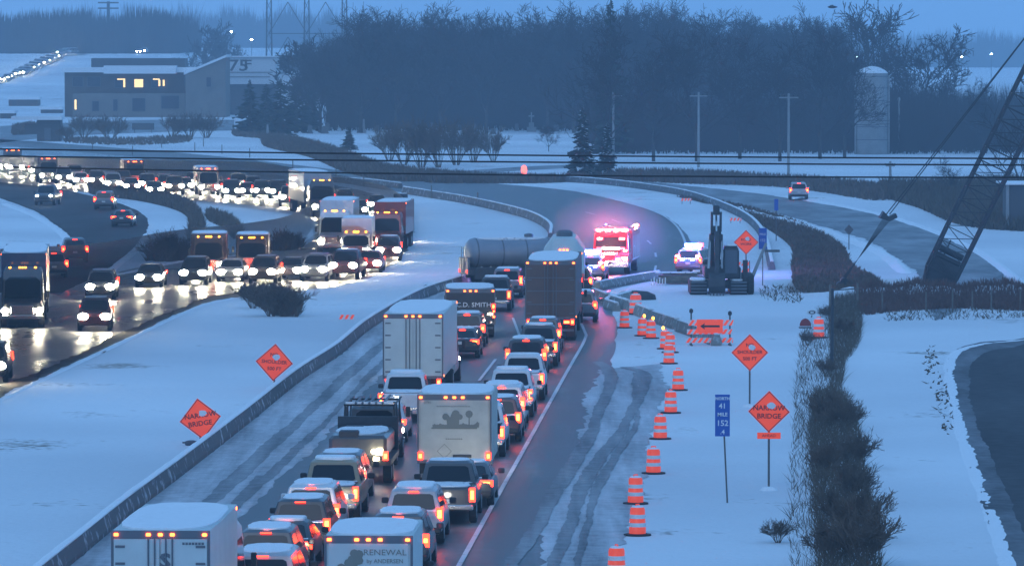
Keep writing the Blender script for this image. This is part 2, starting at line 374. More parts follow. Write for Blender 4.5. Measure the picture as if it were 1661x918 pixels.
struct('exit_ramp', strip([(560, 291), (700, 287), (800, 287), (900, 292), (1000, 300), (1100, 312), (1200, 332), (1290, 355), (1370, 378), (1430, 402), (1475, 434), (1500, 470), (1510, 520)],
                          [(560, 286), (700, 282), (800, 280), (900, 283), (1000, 291), (1100, 300), (1200, 311), (1280, 322), (1360, 336), (1440, 354), (1510, 376), (1580, 408), (1650, 462)], .018, 240, 3, .3), M['road_far'])
struct('loop_road', strip([(1720, 520), (1661, 549), (1590, 556), (1545, 572), (1535, 610), (1548, 680), (1575, 760), (1610, 850), (1640, 940), (1660, 1020)],
                          [(1900, 560), (1850, 600), (1800, 640), (1760, 690), (1750, 740), (1760, 800), (1790, 860), (1830, 930), (1880, 1000), (1950, 1060)], .018, 200, 3, .1), M['dark_road'])
struct('loop_road_shoulder', strip([(1720, 520), (1661, 549), (1590, 556), (1545, 572), (1535, 610), (1548, 680), (1575, 760), (1610, 850), (1640, 940), (1660, 1020)],
                          [(1740, 530), (1661, 560), (1605, 570), (1575, 590), (1572, 630), (1590, 700), (1622, 780), (1662, 860), (1700, 945), (1730, 1020)], .024, 200, 1, .12), M['road_edge'])
struct('cross_road', strip([(640, 290), (760, 283), (850, 277), (960, 271)], [(640, 286), (760, 277), (850, 271), (960, 266)], .016, 40, 1), M['road_far'])
struct('far_highway', MB().quadstrip([[(at(px-5, py, D).x, D*Q, hgt(at(px, py, D).x, D*Q)+.2), (at(px+9, py, D).x, D*Q, hgt(at(px, py, D).x, D*Q)+.2)] for px, py, D in ((-10, 140, 1080), (6, 134, 1100), (45, 117, 1150), (86, 100, 1200), (98, 93, 1235), (138, 89, 1250), (240, 88.5, 1256))], closed=False), M['road_far'])
struct('car_park', strip([(0, 232), (100, 222), (250, 215), (380, 212)], [(0, 205), (100, 200), (250, 195), (380, 195)], .012, 20, 1), M['road_far'])
for i, (pth, wd, h) in enumerate((([(1150, 331), (1200, 341), (1290, 364), (1370, 388), (1430, 412), (1470, 444)], 1.2, .28),
        ([(1690, 540), (1658, 552), (1592, 559), (1550, 574), (1541, 610), (1554, 680), (1580, 760), (1614, 850), (1650, 960)], .8, .09), ([(1290, 321), (1370, 336), (1445, 353), (1512, 375), (1585, 408), (1655, 458)], 1.0, .2),
        ([(-40, 668), (100, 601), (200, 554), (290, 511), (340, 492), (400, 481)], .5, .10), ([(4, 330), (60, 352), (100, 378), (110, 400), (85, 430), (20, 452)], 1.0, .15), ([(240, 378), (222, 404), (175, 444), (200, 444), (300, 424), (420, 412)], .8, .15))):
    struct('snow_bank', ridge(pth, wd, h, .0, 220, i+3), M['snow'], smooth=50)
# brush floors
struct('ditch_floor', patch([(1095, 319), (1180, 330), (1260, 350), (1330, 377), (1368, 402), (1385, 432), (1432, 463), (1340, 477), (1292, 470), (1284, 432), (1283, 402), (1245, 372), (1195, 345), (1130, 327)], .02), M['soil'])
struct('ditch_floor', patch([(425, 222), (500, 232), (560, 250), (620, 270), (700, 283), (760, 290), (700, 296), (620, 292), (560, 280), (500, 255), (430, 238)], .02), M['soil'])
struct('ditch_floor', patch([(150, 303), (230, 311), (300, 328), (326, 352), (330, 380), (316, 396), (305, 385), (308, 362), (290, 343), (230, 327), (150, 316)], .022), M['soil'])

# ================================================================ BARRIERS
def barrier(path, h, wd, name, label, m, n=120, group=None, cat='barrier'):
    P = spline([G(*p) for p in path], n); rng = random.Random(len(path))
    A = offset_path(P, -wd/2); B = offset_path(P, wd/2); A2 = offset_path(P, -wd/4); B2 = offset_path(P, wd/4)
    mb = MB(); sn = MB()
    mb.quadstrip([[(a.x, a.y, -.05), (a.x, a.y, h*.3), (c.x, c.y, h), (d.x, d.y, h), (b.x, b.y, h*.3), (b.x, b.y, -.05)] for a, b, c, d in zip(A, B, A2, B2)], closed=True)
    root = empty(name, P[0]); tag(root, label, cat, group)
    o = mb.build('barrier_wall', m, root); o.matrix_parent_inverse = Matrix.Translation(-P[0])
    rings = []
    for a, b in zip(A2, B2):
        t = .05+.05*rng.random(); mdl = (a+b)/2
        rings.append([(a.x, a.y, h-.055), (a.x, a.y, h+t*.5), (mdl.x, mdl.y, h+t), (b.x, b.y, h+t*.5), (b.x, b.y, h-.055)])
    sn.quadstrip(rings); o = sn.build('snow_cap', M['snow'], root); o.matrix_parent_inverse = Matrix.Translation(-P[0])
    return root
barrier(NBL[0:10]+[(800, 448)], .58, .5, 'concrete_barrier', 'long snow-capped barrier between the median snow and the queue of northbound traffic', M['rail'], 220)
barrier([(893, 392), (892, 375), (868, 359), (830, 347), (760, 331), (700, 321), (655, 314)], .7, .5, 'concrete_barrier', 'curving barrier beyond the tanker, along the far side of the snowy median', M['rail'], 120)
barrier([(650, 306), (600, 300), (540, 296)], .6, .5, 'concrete_barrier', 'short far barrier behind the oncoming trucks, ending at the median snow', M['rail'], 30)
barrier([(1252, 438), (1243, 400), (1228, 372), (1200, 351), (1150, 330), (1100, 316), (1020, 304), (960, 298), (880, 293)], .62, .5, 'guardrail', 'low rail curving round the outside of the far bend, between highway and brown ditch', M['rail'], 120)
for i, (a, b, lb) in enumerate([((962, 484), (985, 492), 'first concrete block of the work-zone line, beside the queue'), ((990, 495), (1018, 503), 'concrete block left of the big striped drum in the work zone'),
        ((1023, 506), (1056, 519), 'concrete block just right of the big striped drum'), ((1061, 522), (1098, 534), 'concrete block behind the cluster of drums'),
        ((1102, 537), (1134, 548), 'concrete block reaching the arrow barricade'), ((1137, 550), (1163, 561), 'end block of the concrete line, under the arrow barricade')]):
    barrier([a, ((a[0]+b[0])/2, (a[1]+b[1])/2), b], .6, .55, 'concrete_block', 'snow-dusted '+lb, M['concrete'], 10, 'concrete blocks closing the shoulder')
for a, b, c, lb in (((968, 470), (1015, 461), (1068, 452), 'bent snow-topped barrier wall nearest the flashing fire engine'), ((1000, 505), (985, 497), (1030, 484), 'hairpin-bent low barrier beside the last queued car')):
    barrier([a, b, c], .5, .5, 'concrete_barrier', lb, M['concrete'], 24)

# ================================================================ VEGETATION
def pip(x, y, P):
    r = False; j = len(P)-1
    for i in range(len(P)):
        if (P[i].y > y) != (P[j].y > y) and x < (P[j].x-P[i].x)*(y-P[i].y)/(P[j].y-P[i].y)+P[i].x: r = not r
        j = i
    return r
def brush(name, pts, n, h, m, seed=1, wd=.05, lean=.35, z0=0.0, hf=None):
    rng = random.Random(seed); P = spline([G(*p) for p in pts+[pts[0]]], len(pts)*6)[:-1]
    x0 = min(p.x for p in P); x1 = max(p.x for p in P); y0 = min(p.y for p in P); y1 = max(p.y for p in P); mb = MB(); k = 0; tries = 0
    while k < n and tries < n*30:
        tries += 1
        x = rng.uniform(x0, x1); y = rng.uniform(y0, y1)
        if not pip(x, y, P): continue
        k += 1; hh = h*rng.uniform(.4, 1.15)*(hf(x, y) if hf else 1); a = rng.uniform(0, pi); dx = cos(a)*wd*rng.uniform(.5, 1.3); dy = sin(a)*wd
        lx = rng.gauss(0, lean)*hh; ly = rng.gauss(0, lean)*hh; g = max(hgt(x, y), 0)+z0
        b = len(mb.v)
        mb.v += [(x-dx, y-dy, g), (x+dx, y+dy, g), (x+lx*.5+dx*.8, y+ly*.5+dy*.8, g+hh*.55), (x+lx*.5-dx*.8, y+ly*.5-dy*.8, g+hh*.55), (x+lx, y+ly, g+hh)]
        mb.f += [(b, b+1, b+2, b+3), (b+3, b+2, b+4)]; mb.mi += [0, 0]
    o = mb.build(name, m); tag(o, kind='stuff'); return o
def L(o, label, cat): return tag(o, label, cat)
L(brush('brush', [(1095, 319), (1180, 330), (1260, 350), (1330, 377), (1368, 402), (1385, 432), (1432, 463), (1340, 477), (1292, 470), (1284, 432), (1283, 402), (1245, 372), (1195, 345), (1130, 327)], 15000, .34, M['brush'], 1, .05), 'brown dead grass filling the curved ditch beside the exit ramp', 'dead grass')
L(brush('brush', [(425, 222), (500, 232), (560, 250), (620, 270), (700, 283), (760, 290), (700, 296), (620, 292), (560, 280), (500, 255), (430, 238)], 14000, .9, M['brush'], 2, .09), 'dark strip of brush running below the cemetery', 'brush')
L(brush('brush', [(150, 303), (230, 311), (300, 328), (326, 352), (330, 380), (316, 396), (305, 385), (308, 362), (290, 343), (230, 327), (150, 316)], 12000, .7, M['brush'], 3, .06), 'curved dark strip of brush between the entrance ramp and the oncoming lanes', 'brush')
L(brush('brush', [(335, 345), (360, 350), (385, 365), (395, 385), (378, 388), (365, 372), (338, 358)], 2600, .7, M['brush'], 4, .05), 'small dark brush patches on the snow inside the bend', 'brush')
L(brush('brush', [(960, 283), (1100, 283), (1260, 292), (1330, 296), (1430, 306), (1460, 318), (1420, 326), (1330, 312), (1250, 303), (1100, 298), (980, 291)], 14000, .9, M['brush'], 5, .08), 'dark hedge of brush along the field side of the exit ramp', 'brush')
L(brush('brush', [(1430, 305), (1520, 305), (1661, 300), (1700, 330), (1700, 372), (1600, 372), (1540, 360), (1490, 338), (1440, 322)], 26000, 1.3, M['weeds'], 6, .07), 'dark thicket on the bank behind the crane boom', 'brush')
L(brush('brush', [(700, 283), (800, 290), (900, 292), (960, 290), (900, 297), (780, 298), (690, 296)], 5000, .9, M['brush'], 7, .08), 'brush bank between the far bend and the cross road', 'brush')
L(brush('brush', [(1385, 478), (1450, 476), (1560, 474), (1700, 470), (1700, 503), (1560, 501), (1450, 506), (1400, 510)], 15000, .5, M['redbrush'], 8, .03, .25), 'red-brown strip of brush behind the wire fence on the right', 'brush')
L(brush('brush', [(1350, 487), (1392, 482), (1398, 520), (1392, 560), (1372, 590), (1362, 640), (1345, 640), (1348, 560), (1345, 520)], 5500, .55, M['weeds'], 9, .014, .5), 'upper part of the dark hedge running down the right side', 'brush')
L(brush('brush', [(1322, 640), (1366, 640), (1395, 700), (1405, 780), (1425, 850), (1430, 960), (1440, 1040), (1330, 1040), (1325, 900), (1318, 780), (1312, 700)], 11000, .6, M['weeds'], 10, .013, .5), 'dense dark hedge at the lower right between snow and loop road', 'brush')
L(brush('weeds', [(1300, 540), (1345, 530), (1340, 700), (1335, 900), (1330, 1000), (1290, 1000), (1280, 800), (1285, 700), (1292, 600)], 2600, .42, M['weeds'], 11, .012, .5), 'scattered weed stalks poking through snow left of the dark hedge', 'weeds')
L(brush('weeds', [(1500, 560), (1512, 562), (1530, 610), (1540, 660), (1545, 700), (1532, 705), (1515, 650), (1498, 600)], 110, .14, M['weeds'], 12, .07, 1.2), 'dark clods and weeds along the edge of the loop road', 'weeds')
L(brush('weeds', [(1235, 466), (1290, 466), (1300, 480), (1300, 492), (1240, 486)], 260, .3, M['weeds'], 13, .03, .8), 'bits of weed and debris in the snow right of the excavator', 'weeds')
L(brush('weeds', [(1440, 508), (1480, 505), (1640, 500), (1690, 500), (1690, 515), (1500, 520), (1440, 522)], 500, .3, M['weeds'], 14, .03, .8), 'thin weeds in the snow below the wire fence', 'weeds')

for sd, pts, n_, hh, lb in ((32, [(20, 205), (58, 200), (58, 215), (22, 220)], 1500, .6, 'low scrub beside the dark hut'),
        (33, [(105, 232), (200, 236), (300, 232), (300, 222), (200, 226), (110, 224)], 1800, .55, 'ragged scrub at the foot of the office slope'), (34, [(380, 222), (430, 226), (500, 238), (500, 232), (440, 218), (380, 214)], 2000, .8, 'scrub below the row of evergreens')):
    L(brush('brush', pts, n_, hh, M['brush'], sd, .12), lb, 'brush')
L(brush('brush', [(388, 474), (440, 470), (482, 488), (486, 513), (445, 512), (410, 492)], 3200, .6, M['brush'], 41, .035, .5), 'low brown brush mound at the point of the median', 'brush')
L(brush('brush', [(236, 424), (260, 408), (300, 408), (306, 420), (280, 425)], 2600, .7, M['brush'], 42, .035, .5), 'brown brush tangle on the snow inside the ramp bend', 'brush')
L(brush('brush', [(424, 404), (450, 398), (490, 396), (486, 404), (452, 408)], 1500, .6, M['brush'], 43, .035, .5), 'small brown brush left of the oncoming trucks', 'brush')
for i, (px, py) in enumerate(((316, 246), (360, 250), (215, 252), (150, 246), (475, 277), (545, 291), (590, 303), (700, 322), (775, 334), (262, 240), (405, 256), (330, 238))):
    o = MB().tube((0, 0, 0), (0, 0, 1.3), .07, .06, 6).build('marker_post', M['wood']); o.location = G(px, py); tag(o, 'thin dark marker post standing in the snow beside the far lanes', 'post', 'marker posts by the far lanes')
def twigs(mb, p, d, ln, r, lev, rng, up=.25, nb=(5, 6, 5, 4), spread=.6, mn=.02):
    """one limb and what grows from it"""
    segs = 3 if lev < 2 else 2; pts = [Vector(p)]; dd = Vector(d)
    for i in range(segs):
        dd = (dd+Vector((rng.gauss(0, .13), rng.gauss(0, .13), rng.gauss(0, .08)+up*.12))).normalized(); pts.append(pts[-1]+dd*ln/segs)
    for i in range(segs):
        ra = r*(1-i/segs*.55); rb = r*(1-(i+1)/segs*.55); mb.tube(pts[i], pts[i+1], max(mn, ra), max(mn, rb), 5 if lev == 0 else 3, cap=False)
    if lev >= len(nb): return
    for k in range(nb[lev]):
        t = rng.uniform(.25 if lev else .3, 1.0); i = min(segs-1, int(t*segs)); q = pts[i].lerp(pts[i+1], t*segs-i)
        a = rng.uniform(0, 2*pi); o = dd.orthogonal().normalized(); o2 = dd.cross(o); side = o*cos(a)+o2*sin(a)
        nd = (dd*(1-spread*.45)+side*spread*rng.uniform(.6, 1.2)+Vector((0, 0, up*.6))).normalized()
        twigs(mb, q, nd, ln*rng.uniform(.42, .68), r*.42, lev+1, rng, up, nb, spread, mn)
def bare_tree(seed, h, r=.35, nb=(9, 6, 5, 4), spread=.7, mn=.035, trunk=.35, up=.3):
    rng = random.Random(seed); mt = MB(); mc = MB(); th = h*trunk
    mt.tube((0, 0, -.3), (0, 0, th), r, r*.75, 8)
    q = Vector((0, 0, th))
    twigs(mc, q, Vector((rng.gauss(0, .08), rng.gauss(0, .08), 1)).normalized(), h*.52, r*.7, 0, rng, up, nb, spread, mn)
    for k in range(4):
        a = k*pi/2+rng.uniform(-.4, .4); z = th*rng.uniform(.6, 1)
        twigs(mc, Vector((0, 0, z)), Vector((cos(a)*.7, sin(a)*.7, .8)).normalized(), h*.42, r*.5, 1, rng, up, nb, spread, mn)
    root = empty('bare_tree'); mt.build('trunk', M['bark'], root); mc.build('crown', M['twig'], root); return root
def place(root, P, rz=0.0, s=1.0, label=None, cat=None, group=None):
    c = copy_tree(root); c.location = P; c.rotation_euler = (0, 0, rz); c.scale = (s, s, s) if not isinstance(s, tuple) else s
    tag(c, label, cat, group); return c
protos = [bare_tree(100+i, 19, .33, (9, 7, 5, 4), .75, .036, .25) for i in range(5)]
bush_p = []
for i in range(3):
    rng = random.Random(300+i); mc = MB()
    for k in range(14):
        a = rng.uniform(0, 2*pi); twigs(mc, (cos(a)*.2, sin(a)*.2, 0), Vector((cos(a)*.5, sin(a)*.5, 1)).normalized(), 1.5, .03, 0, rng, .2, (6, 5, 3), .5, .012)
    root = empty('shrub'); mc.build('stems', M['brush'], root); bush_p.append(root)
def conifer(seed, h, wd, snow=0.0, nb=70):
    rng = random.Random(seed); mt = MB().tube((0, 0, -.2), (0, 0, h*.97), .05*wd+.08, .02, 6); mc = MB(); ms = MB()
    for i in range(nb*3):
        t = (i+rng.random())/(nb*3); z = h*(.08+.9*t); rad = wd/2*(1-t)**.8*rng.uniform(.65, 1.15)+.08; a = rng.uniform(0, 2*pi)
        d = Vector((cos(a), sin(a), 0)); sd = Vector((-sin(a), cos(a), 0)); p = Vector((0, 0, z)); w2 = rad*.32
        tip = p+d*rad+Vector((0, 0, -rad*rng.uniform(.1, .35)+ (.25*rad if t > .8 else 0))); md = p+d*rad*.55+Vector((0, 0, -.02*rad))
        for s1 in (1, -1):
            mc.poly([p, md+sd*w2*s1+Vector((0, 0, -w2*.5)), tip]); mc.poly([p+Vector((0, 0, .1)), md+Vector((0, 0, -w2)), tip])
        for q in range(4):
            u = rng.uniform(.3, .95); b0 = p.lerp(tip, u); e = b0+sd*rng.choice((-1, 1))*rad*.3*(1.1-u)+d*rad*.18; mc.poly([b0-d*.07*rad, e, b0+d*.1*rad+Vector((0, 0, -.12*rad))])
        if rng.random() < snow: ms.poly([p.lerp(tip, .4)+Vector((0, 0, .05)), md+sd*w2*.7+Vector((0, 0, .02)), tip+Vector((0, 0, .05)), md-sd*w2*.7+Vector((0, 0, .02))])
    root = empty('conifer'); mt.build('trunk', M['bark'], root); mc.build('crown', M['needles'], root)
    if snow: ms.build('branch_snow', M['snow'], root)
    return root
con_a = conifer(1, 10, 5); con_b = conifer(2, 10, 5, .35); con_c = conifer(3, 10, 6.5, 0, 60)
rng = random.Random(5)
WL = 'leafless tree in the dark wood across the middle of the picture'
k = 0
for row in range(9):
    D = (690+row*22)*Q; s = F/D
    for j in range(13):
        px = 515+j*72+rng.uniform(-22, 22)+(row % 2)*36
        if px > 1375: continue
        x = (px-W0/2)/s
        tilt = 1.0
        top = 60 if px < 560 else (42 if px < 950 else (30 if px < 1110 else 48))
        if px < 620: top += (620-px)*.22
        zt = CH+(HOR-top)/s*1.0
        sc = zt/19*rng.uniform(.82, 1.02)
        place(protos[rng.randrange(5)], (x, D, 0), rng.uniform(0, 6.28), (sc*1.05, sc*1.05, sc), WL, 'tree', 'trees of the dark wood')
# understory that closes the wood
def thicket(pts, n, h, seed, m, wd=.14): return brush('undergrowth', pts, n, h, m, seed, wd, .12)
def block(name, x0, x1, D0, D1, n, h, seed, m, wd, lean=.1):
    rg = random.Random(seed); mb = MB()
    for i in range(n):
        x = rg.uniform(x0, x1); y = rg.uniform(D0, D1)*Q; hh = h*rg.uniform(.25, 1.0)**.7*(1+.12*sin(x*.21+seed)+.1*sin(x*.53+2*seed)+.05*sin(x*1.7)); g0 = hgt(x, y); dx = wd*rg.uniform(.4, 1); lx = rg.gauss(0, lean)*hh; b = len(mb.v)
        z0 = rg.uniform(0, .5)*hh*rg.random()
        mb.v += [(x-dx, y, g0+z0), (x+dx, y, g0+z0), (x+lx+dx*.2, y+rg.uniform(-.3, .3), g0+hh)]; mb.f.append((b, b+1, b+2)); mb.mi.append(0)
    return tag(mb.build(name, m), kind='stuff')
L(block('undergrowth', -33, 66, 705, 880, 60000, 15.5, 3, M['twig'], .10), 'dense undergrowth and thin stems that fill the dark wood', 'undergrowth')
L(block('undergrowth', 12, 60, 560, 640, 16000, 7.5, 4, M['twig'], .09), 'lower front thicket of the wood on the right, behind the utility poles', 'undergrowth')
L(block('undergrowth', 52, 95, 560, 700, 16000, 9, 8, M['twig'], .10), 'thicket round the silo and under the big bare trees', 'undergrowth')
# front row on the right, in front of the wood
for px, py, hh, i in ((985, 268, 15, 0), (1060, 262, 14, 1), (1130, 262, 15.5, 2), (1200, 258, 15, 3), (1265, 262, 14, 4), (1330, 258, 15, 0), (1370, 255, 13.5, 2)):
    P = G(px, py); place(protos[i], P, rng.uniform(0, 6), hh/19, 'leafless tree in the lower front row of the wood, behind the utility poles', 'tree', 'front row of the wood')
def one(proto, px, py, hh, base, label, cat='tree', rz=None, sx=1.0):
    P = G(px, py); s = hh/base; return place(proto, P, rng.uniform(0, 6) if rz is None else rz, (s*sx, s*sx, s), label, cat)
one(con_a, 990, 250, 22.6, 10, 'tall spiky spruce rising above the wood, its top cut by the frame', sx=.62)
one(con_b, 945, 290, 8.6, 10, 'snow-laden spruce at the left end of the front thicket')
one(con_b, 985, 288, 6.6, 10, 'smaller snow-dusted spruce beside the snow-laden one')
one(con_c, 566, 244, 3.6, 10, 'small rounded evergreen standing alone in the cemetery', sx=1.25)
for px, py, hh, lb in ((405, 218, 9.5, 'leftmost'), (432, 214, 8.6, 'second from left'), (455, 220, 9.8, 'middle'), (480, 216, 9, 'second from right'), (503, 213, 8.2, 'rightmost')):
    one(con_c, px, py, hh, 10, 'dark evergreen below the pale 75 wall, %s of the row of five' % lb, sx=1.1)
one(bare_tree(201, 18, .32, (10, 6, 5, 3), .8, .05, .16), 1502, 232, 16.5, 18, 'large spreading bare tree right of the silo', sx=1.15)
one(bare_tree(202, 18, .3, (9, 6, 5, 3), .7, .05, .2), 1412, 216, 22.5, 18, 'tallest bare tree, rising behind the silo')
one(bare_tree(203, 18, .3, (9, 6, 5, 3), .9, .05, .2), 1455, 222, 14.5, 18, 'bare tree between the silo and the large spreading tree')
one(bare_tree(204, 18, .3, (9, 6, 4, 3), .8, .06, .2), 1595, 252, 9.5, 18, 'low bare tree in front of the far snowy field')
one(bare_tree(205, 9, .12, (8, 6, 4), .8, .025, .15), 1655, 330, 9, 9, 'bare tree at the right frame edge behind the crane boom')
one(bare_tree(206, 6, .1, (8, 6, 4), .8, .02, .1), 1545, 318, 4.2, 6, 'wispy bare shrub-tree left of the crane boom')
for px, py, sc, lb in ((632, 262, 2.0, 'first'), (655, 268, 2.2, 'second'), (684, 272, 2.4, 'third'), (712, 272, 2.2, 'fourth'), (740, 268, 2.4, 'fifth'), (768, 264, 2.0, 'sixth'), (800, 262, 1.7, 'seventh')):
    one(bush_p[px % 3], px, py, sc, 1, 'tall upright bare bush before the cemetery snow, %s from the left' % lb, 'bush', sx=.75)
one(protos[2], 890, 246, 3.4, 19, 'thin little bare tree on the cemetery slope', sx=1.2)
one(bare_tree(207, 18, .3, (9, 6, 4, 3), .8, .1, .2), 330, 158, 19, 18, 'faint bare tree rising behind the office roof')
one(bare_tree(208, 18, .3, (9, 6, 4, 3), .8, .1, .2), 370, 155, 18, 18, 'faint bare tree behind the pale 75 wall')
one(bare_tree(209, 18, .3, (9, 6, 4, 3), .8, .1, .2), 500, 200, 15, 18, 'bare tree at the left shoulder of the dark wood', sx=1.3)
for px, py, sc, lb in ((440, 513, .82, 'large rounded dry shrub at the point of the median, under the headlights'), (470, 513, .7, 'smaller dry shrub at the right end of the median clump'), (410, 500, .62, 'dry shrub at the left end of the median clump'),
                       (270, 420, .8, 'tangled dark shrub on the snow inside the ramp bend'), (248, 422, .6, 'low dark shrub left of the tangled one'), (292, 418, .6, 'low dark shrub right of the tangled one'),
                       (456, 404, .6, 'dark shrub behind the oncoming queue, left of the trucks'), (478, 400, .45, 'small shrub nearest the left truck'),
                       (1385, 760, .55, 'spiky bush sticking out right of the lower hedge'), (1395, 880, .65, 'rounded bush on the right flank of the lower hedge'), (1340, 690, .6, 'bush at the top of the lower hedge'), (1362, 860, .55, 'bush in the thick of the lower hedge'),
                       (1345, 520, .35, 'small bush at the head of the hedge by the gate post'), (1368, 545, .4, 'bush in the upper hedge, right of the tall post'), (1340, 610, .35, 'thin bush in the narrow waist of the hedge'), (1372, 700, .5, 'dark bush on the right edge of the lower hedge, uppermost'), (1345, 770, .45, 'dark bush left of centre in the lower hedge'), (1375, 815, .55, 'dense bush in the middle of the lower hedge'), (1400, 920, .7, 'large bush at the bottom edge of the hedge'), (1350, 915, .5, 'bush at the bottom edge, left side of the hedge'), (1262, 880, .3, 'lone dry weed left of the hedge at the bottom'), (1310, 560, .3, 'weed clump below the fallen work-zone signs'),
                       (108, 230, 1.0, 'shrub by the dark hut at the far left'), (136, 224, 1.5, 'big shrub in front of the office'), (178, 228, 1.6, 'broad shrub clump below the office wall'), (280, 224, 1.5, 'dark shrub right of the roadside board'), (308, 224, 1.7, 'dark shrub mass below the office wedge'), (335, 224, 1.6, 'shrub at the left end of the five evergreens')):
    one(bush_p[int(px) % 3], px, py, sc, 1, lb, 'shrub', sx=1.15)
for sd, x0, x1, D, n, h, nm in ((21, -190, -110, 1300, 9000, 14, 'far-off woods at the left edge, fading into haze'), (22, 180, 420, 2400, 9000, 22, 'far-off treeline on the right horizon beyond the snowy field'), (23, -260, 100, 2300, 12000, 24, 'faint far-off treeline behind the office and pylon')):
    L(block('distant_woods', x0, x1, D, D+120, n, h, sd, M['twig'], .6, .08), nm, 'woods')

# ================================================================ FAR BUILDINGS
def bbox(px0, px1, pyt, pyb, D, depth):
    """box whose front face fills the given pixel rectangle at distance D"""
    a = at(px0, pyb, D); b = at(px1, pyt, D); return a.x, b.x, D*Q, D*Q+depth, max(0, a.z), b.z
def part_box(name, m, root, *a, ch=0.0):
    x0, x1, y0, y1, z0, z1 = bbox(*a); o = MB().box(x0-root.location.x, x1-root.location.x, y0-root.location.y, y1-root.location.y, z0, z1, ch=ch).build(name, m, root); return o
r = empty('office_building', (at(230, 190, 836).x, 836*Q, 0)); tag(r, 'low brick office building with snowy flat roofs and lit upper windows', 'building')
part_box('wall', M['brick'], r, 105, 352, 118, 192, 838, 16)
part_box('lower_storey', M['brick2'], r, 118, 300, 152, 192, 835, 3)
part_box('roof_snow', M['snow'], r, 100, 356, 110, 118, 836.5, 20)
part_box('roof_snow', M['snow'], r, 168, 285, 107, 120, 834.5, 5)
part_box('roof_plant', M['dkwall'], r, 148, 300, 95, 110, 844, 10)
for x0, x1, y0, y1, lit in ((187, 203, 128, 142, 0), (218, 232, 129, 142, 1), (246, 262, 128, 142, 0), (142, 162, 126, 140, 0), (118, 134, 126, 140, 0), (300, 312, 126, 140, 0), (335, 342, 126, 140, 0),
                            (121, 124, 162, 178, 1), (150, 160, 165, 180, 0), (184, 190, 162, 180, 0), (215, 235, 160, 180, 0), (262, 290, 156, 176, 0), (310, 336, 160, 178, 0)):
    low = y0 > 150 and x0 < 300; D = 834.9 if low else 837.9
    o = part_box('window', M['frame'], r, x0-1, x1+1, y0-1, y1+1, D, .1)
    g = MB(); a = bbox(x0, x1, y0, y1, D-.12, .1); g.box(a[0]-r.location.x, a[1]-r.location.x, a[2]-r.location.y, a[3]-r.location.y, a[4], a[5]); p = g.build('pane', M['window_lit'] if lit else M['wglass'], o)
for bx0, bx1, by0, by1 in ((190, 203, 128, 130), (200, 203, 130, 142), (248, 259, 128, 130), (257, 260, 130, 140), (264, 267, 130, 140)): part_box('lit_window_edge', M['window_lit'], r, bx0, bx1, by0, by1, 837.6, .08)
a = at(300, 122, 832); b = at(365, 93, 832); lx, ly = r.location.x, r.location.y
o = MB().quadstrip([[(a.x-lx, -4, 0), (b.x-lx, -4, 0), (b.x-lx, -4, b.z), (a.x-lx, -4, a.z)], [(a.x-lx, 14, 0), (b.x-lx, 14, 0), (b.x-lx, 14, b.z), (a.x-lx, 14, a.z)]]).build('wedge_wing', M['brick2'], r)
o = MB().quadstrip([[(a.x-lx-.3, -4.4, a.z), (b.x-lx+.3, -4.4, b.z), (b.x-lx+.3, -4.4, b.z+.5), (a.x-lx-.3, -4.4, a.z+.5)], [(a.x-lx-.3, 14, a.z), (b.x-lx+.3, 14, b.z), (b.x-lx+.3, 14, b.z+.5), (a.x-lx-.3, 14, a.z+.5)]]).build('roof_snow', M['snow'], r)
part_box('window', M['wglass'], r, 335, 342, 126, 141, 831.9, .1)
r = empty('warehouse', (at(406, 150, 860).x, 860*Q, 0)); tag(r, 'pale warehouse wall bearing a dark 75 above the evergreens', 'building')
part_box('wall', M['ltwall'], r, 367, 447, 93, 137, 860, 18); part_box('wall', M['dkwall'], r, 369, 445, 137, 190, 861, 16); part_box('roof_snow', M['snow'], r, 365, 449, 91.6, 93, 859.5, 19)
text('lettering', '75', 3.4, (at(387, 107, 860).x-r.location.x, -.06, at(387, 107.5, 860).z), M['dkwall'], r, bold=.05, sx=1.3)
text('lettering', 'F', 2.4, (at(402, 104, 860).x-r.location.x, -.06, at(402, 105, 860).z), M['dkwall'], r, bold=.05, sx=1.5)
part_box('stripe', M['silo'], r, 372, 442, 117, 119, 859.9, .05); part_box('stripe', M['silo'], r, 372, 438, 124, 126, 859.9, .05)
r = empty('warehouse', (at(480, 150, 900).x, 900*Q, 0)); tag(r, 'long dark-roofed building between the 75 wall and the wood', 'building')
part_box('wall', M['ltwall'], r, 448, 520, 114, 185, 900, 18); part_box('roof', M['dkwall'], r, 446, 522, 90, 114, 899, 20)
r = empty('hut', (at(80, 230, 632).x, 632*Q, 0)); tag(r, 'dark square hut with snowy roof at the far left', 'building')
part_box('wall', M['dkwall'], r, 60, 98, 195, 229, 632, 4); part_box('roof_snow', M['snow'], r, 18, 100, 189, 195, 631, 5); part_box('side_panel', M['dkwall'], r, 40, 60, 201, 218, 632, 1)
part_box('door', M['frame'], r, 72, 82, 208, 229, 631.8, .15)
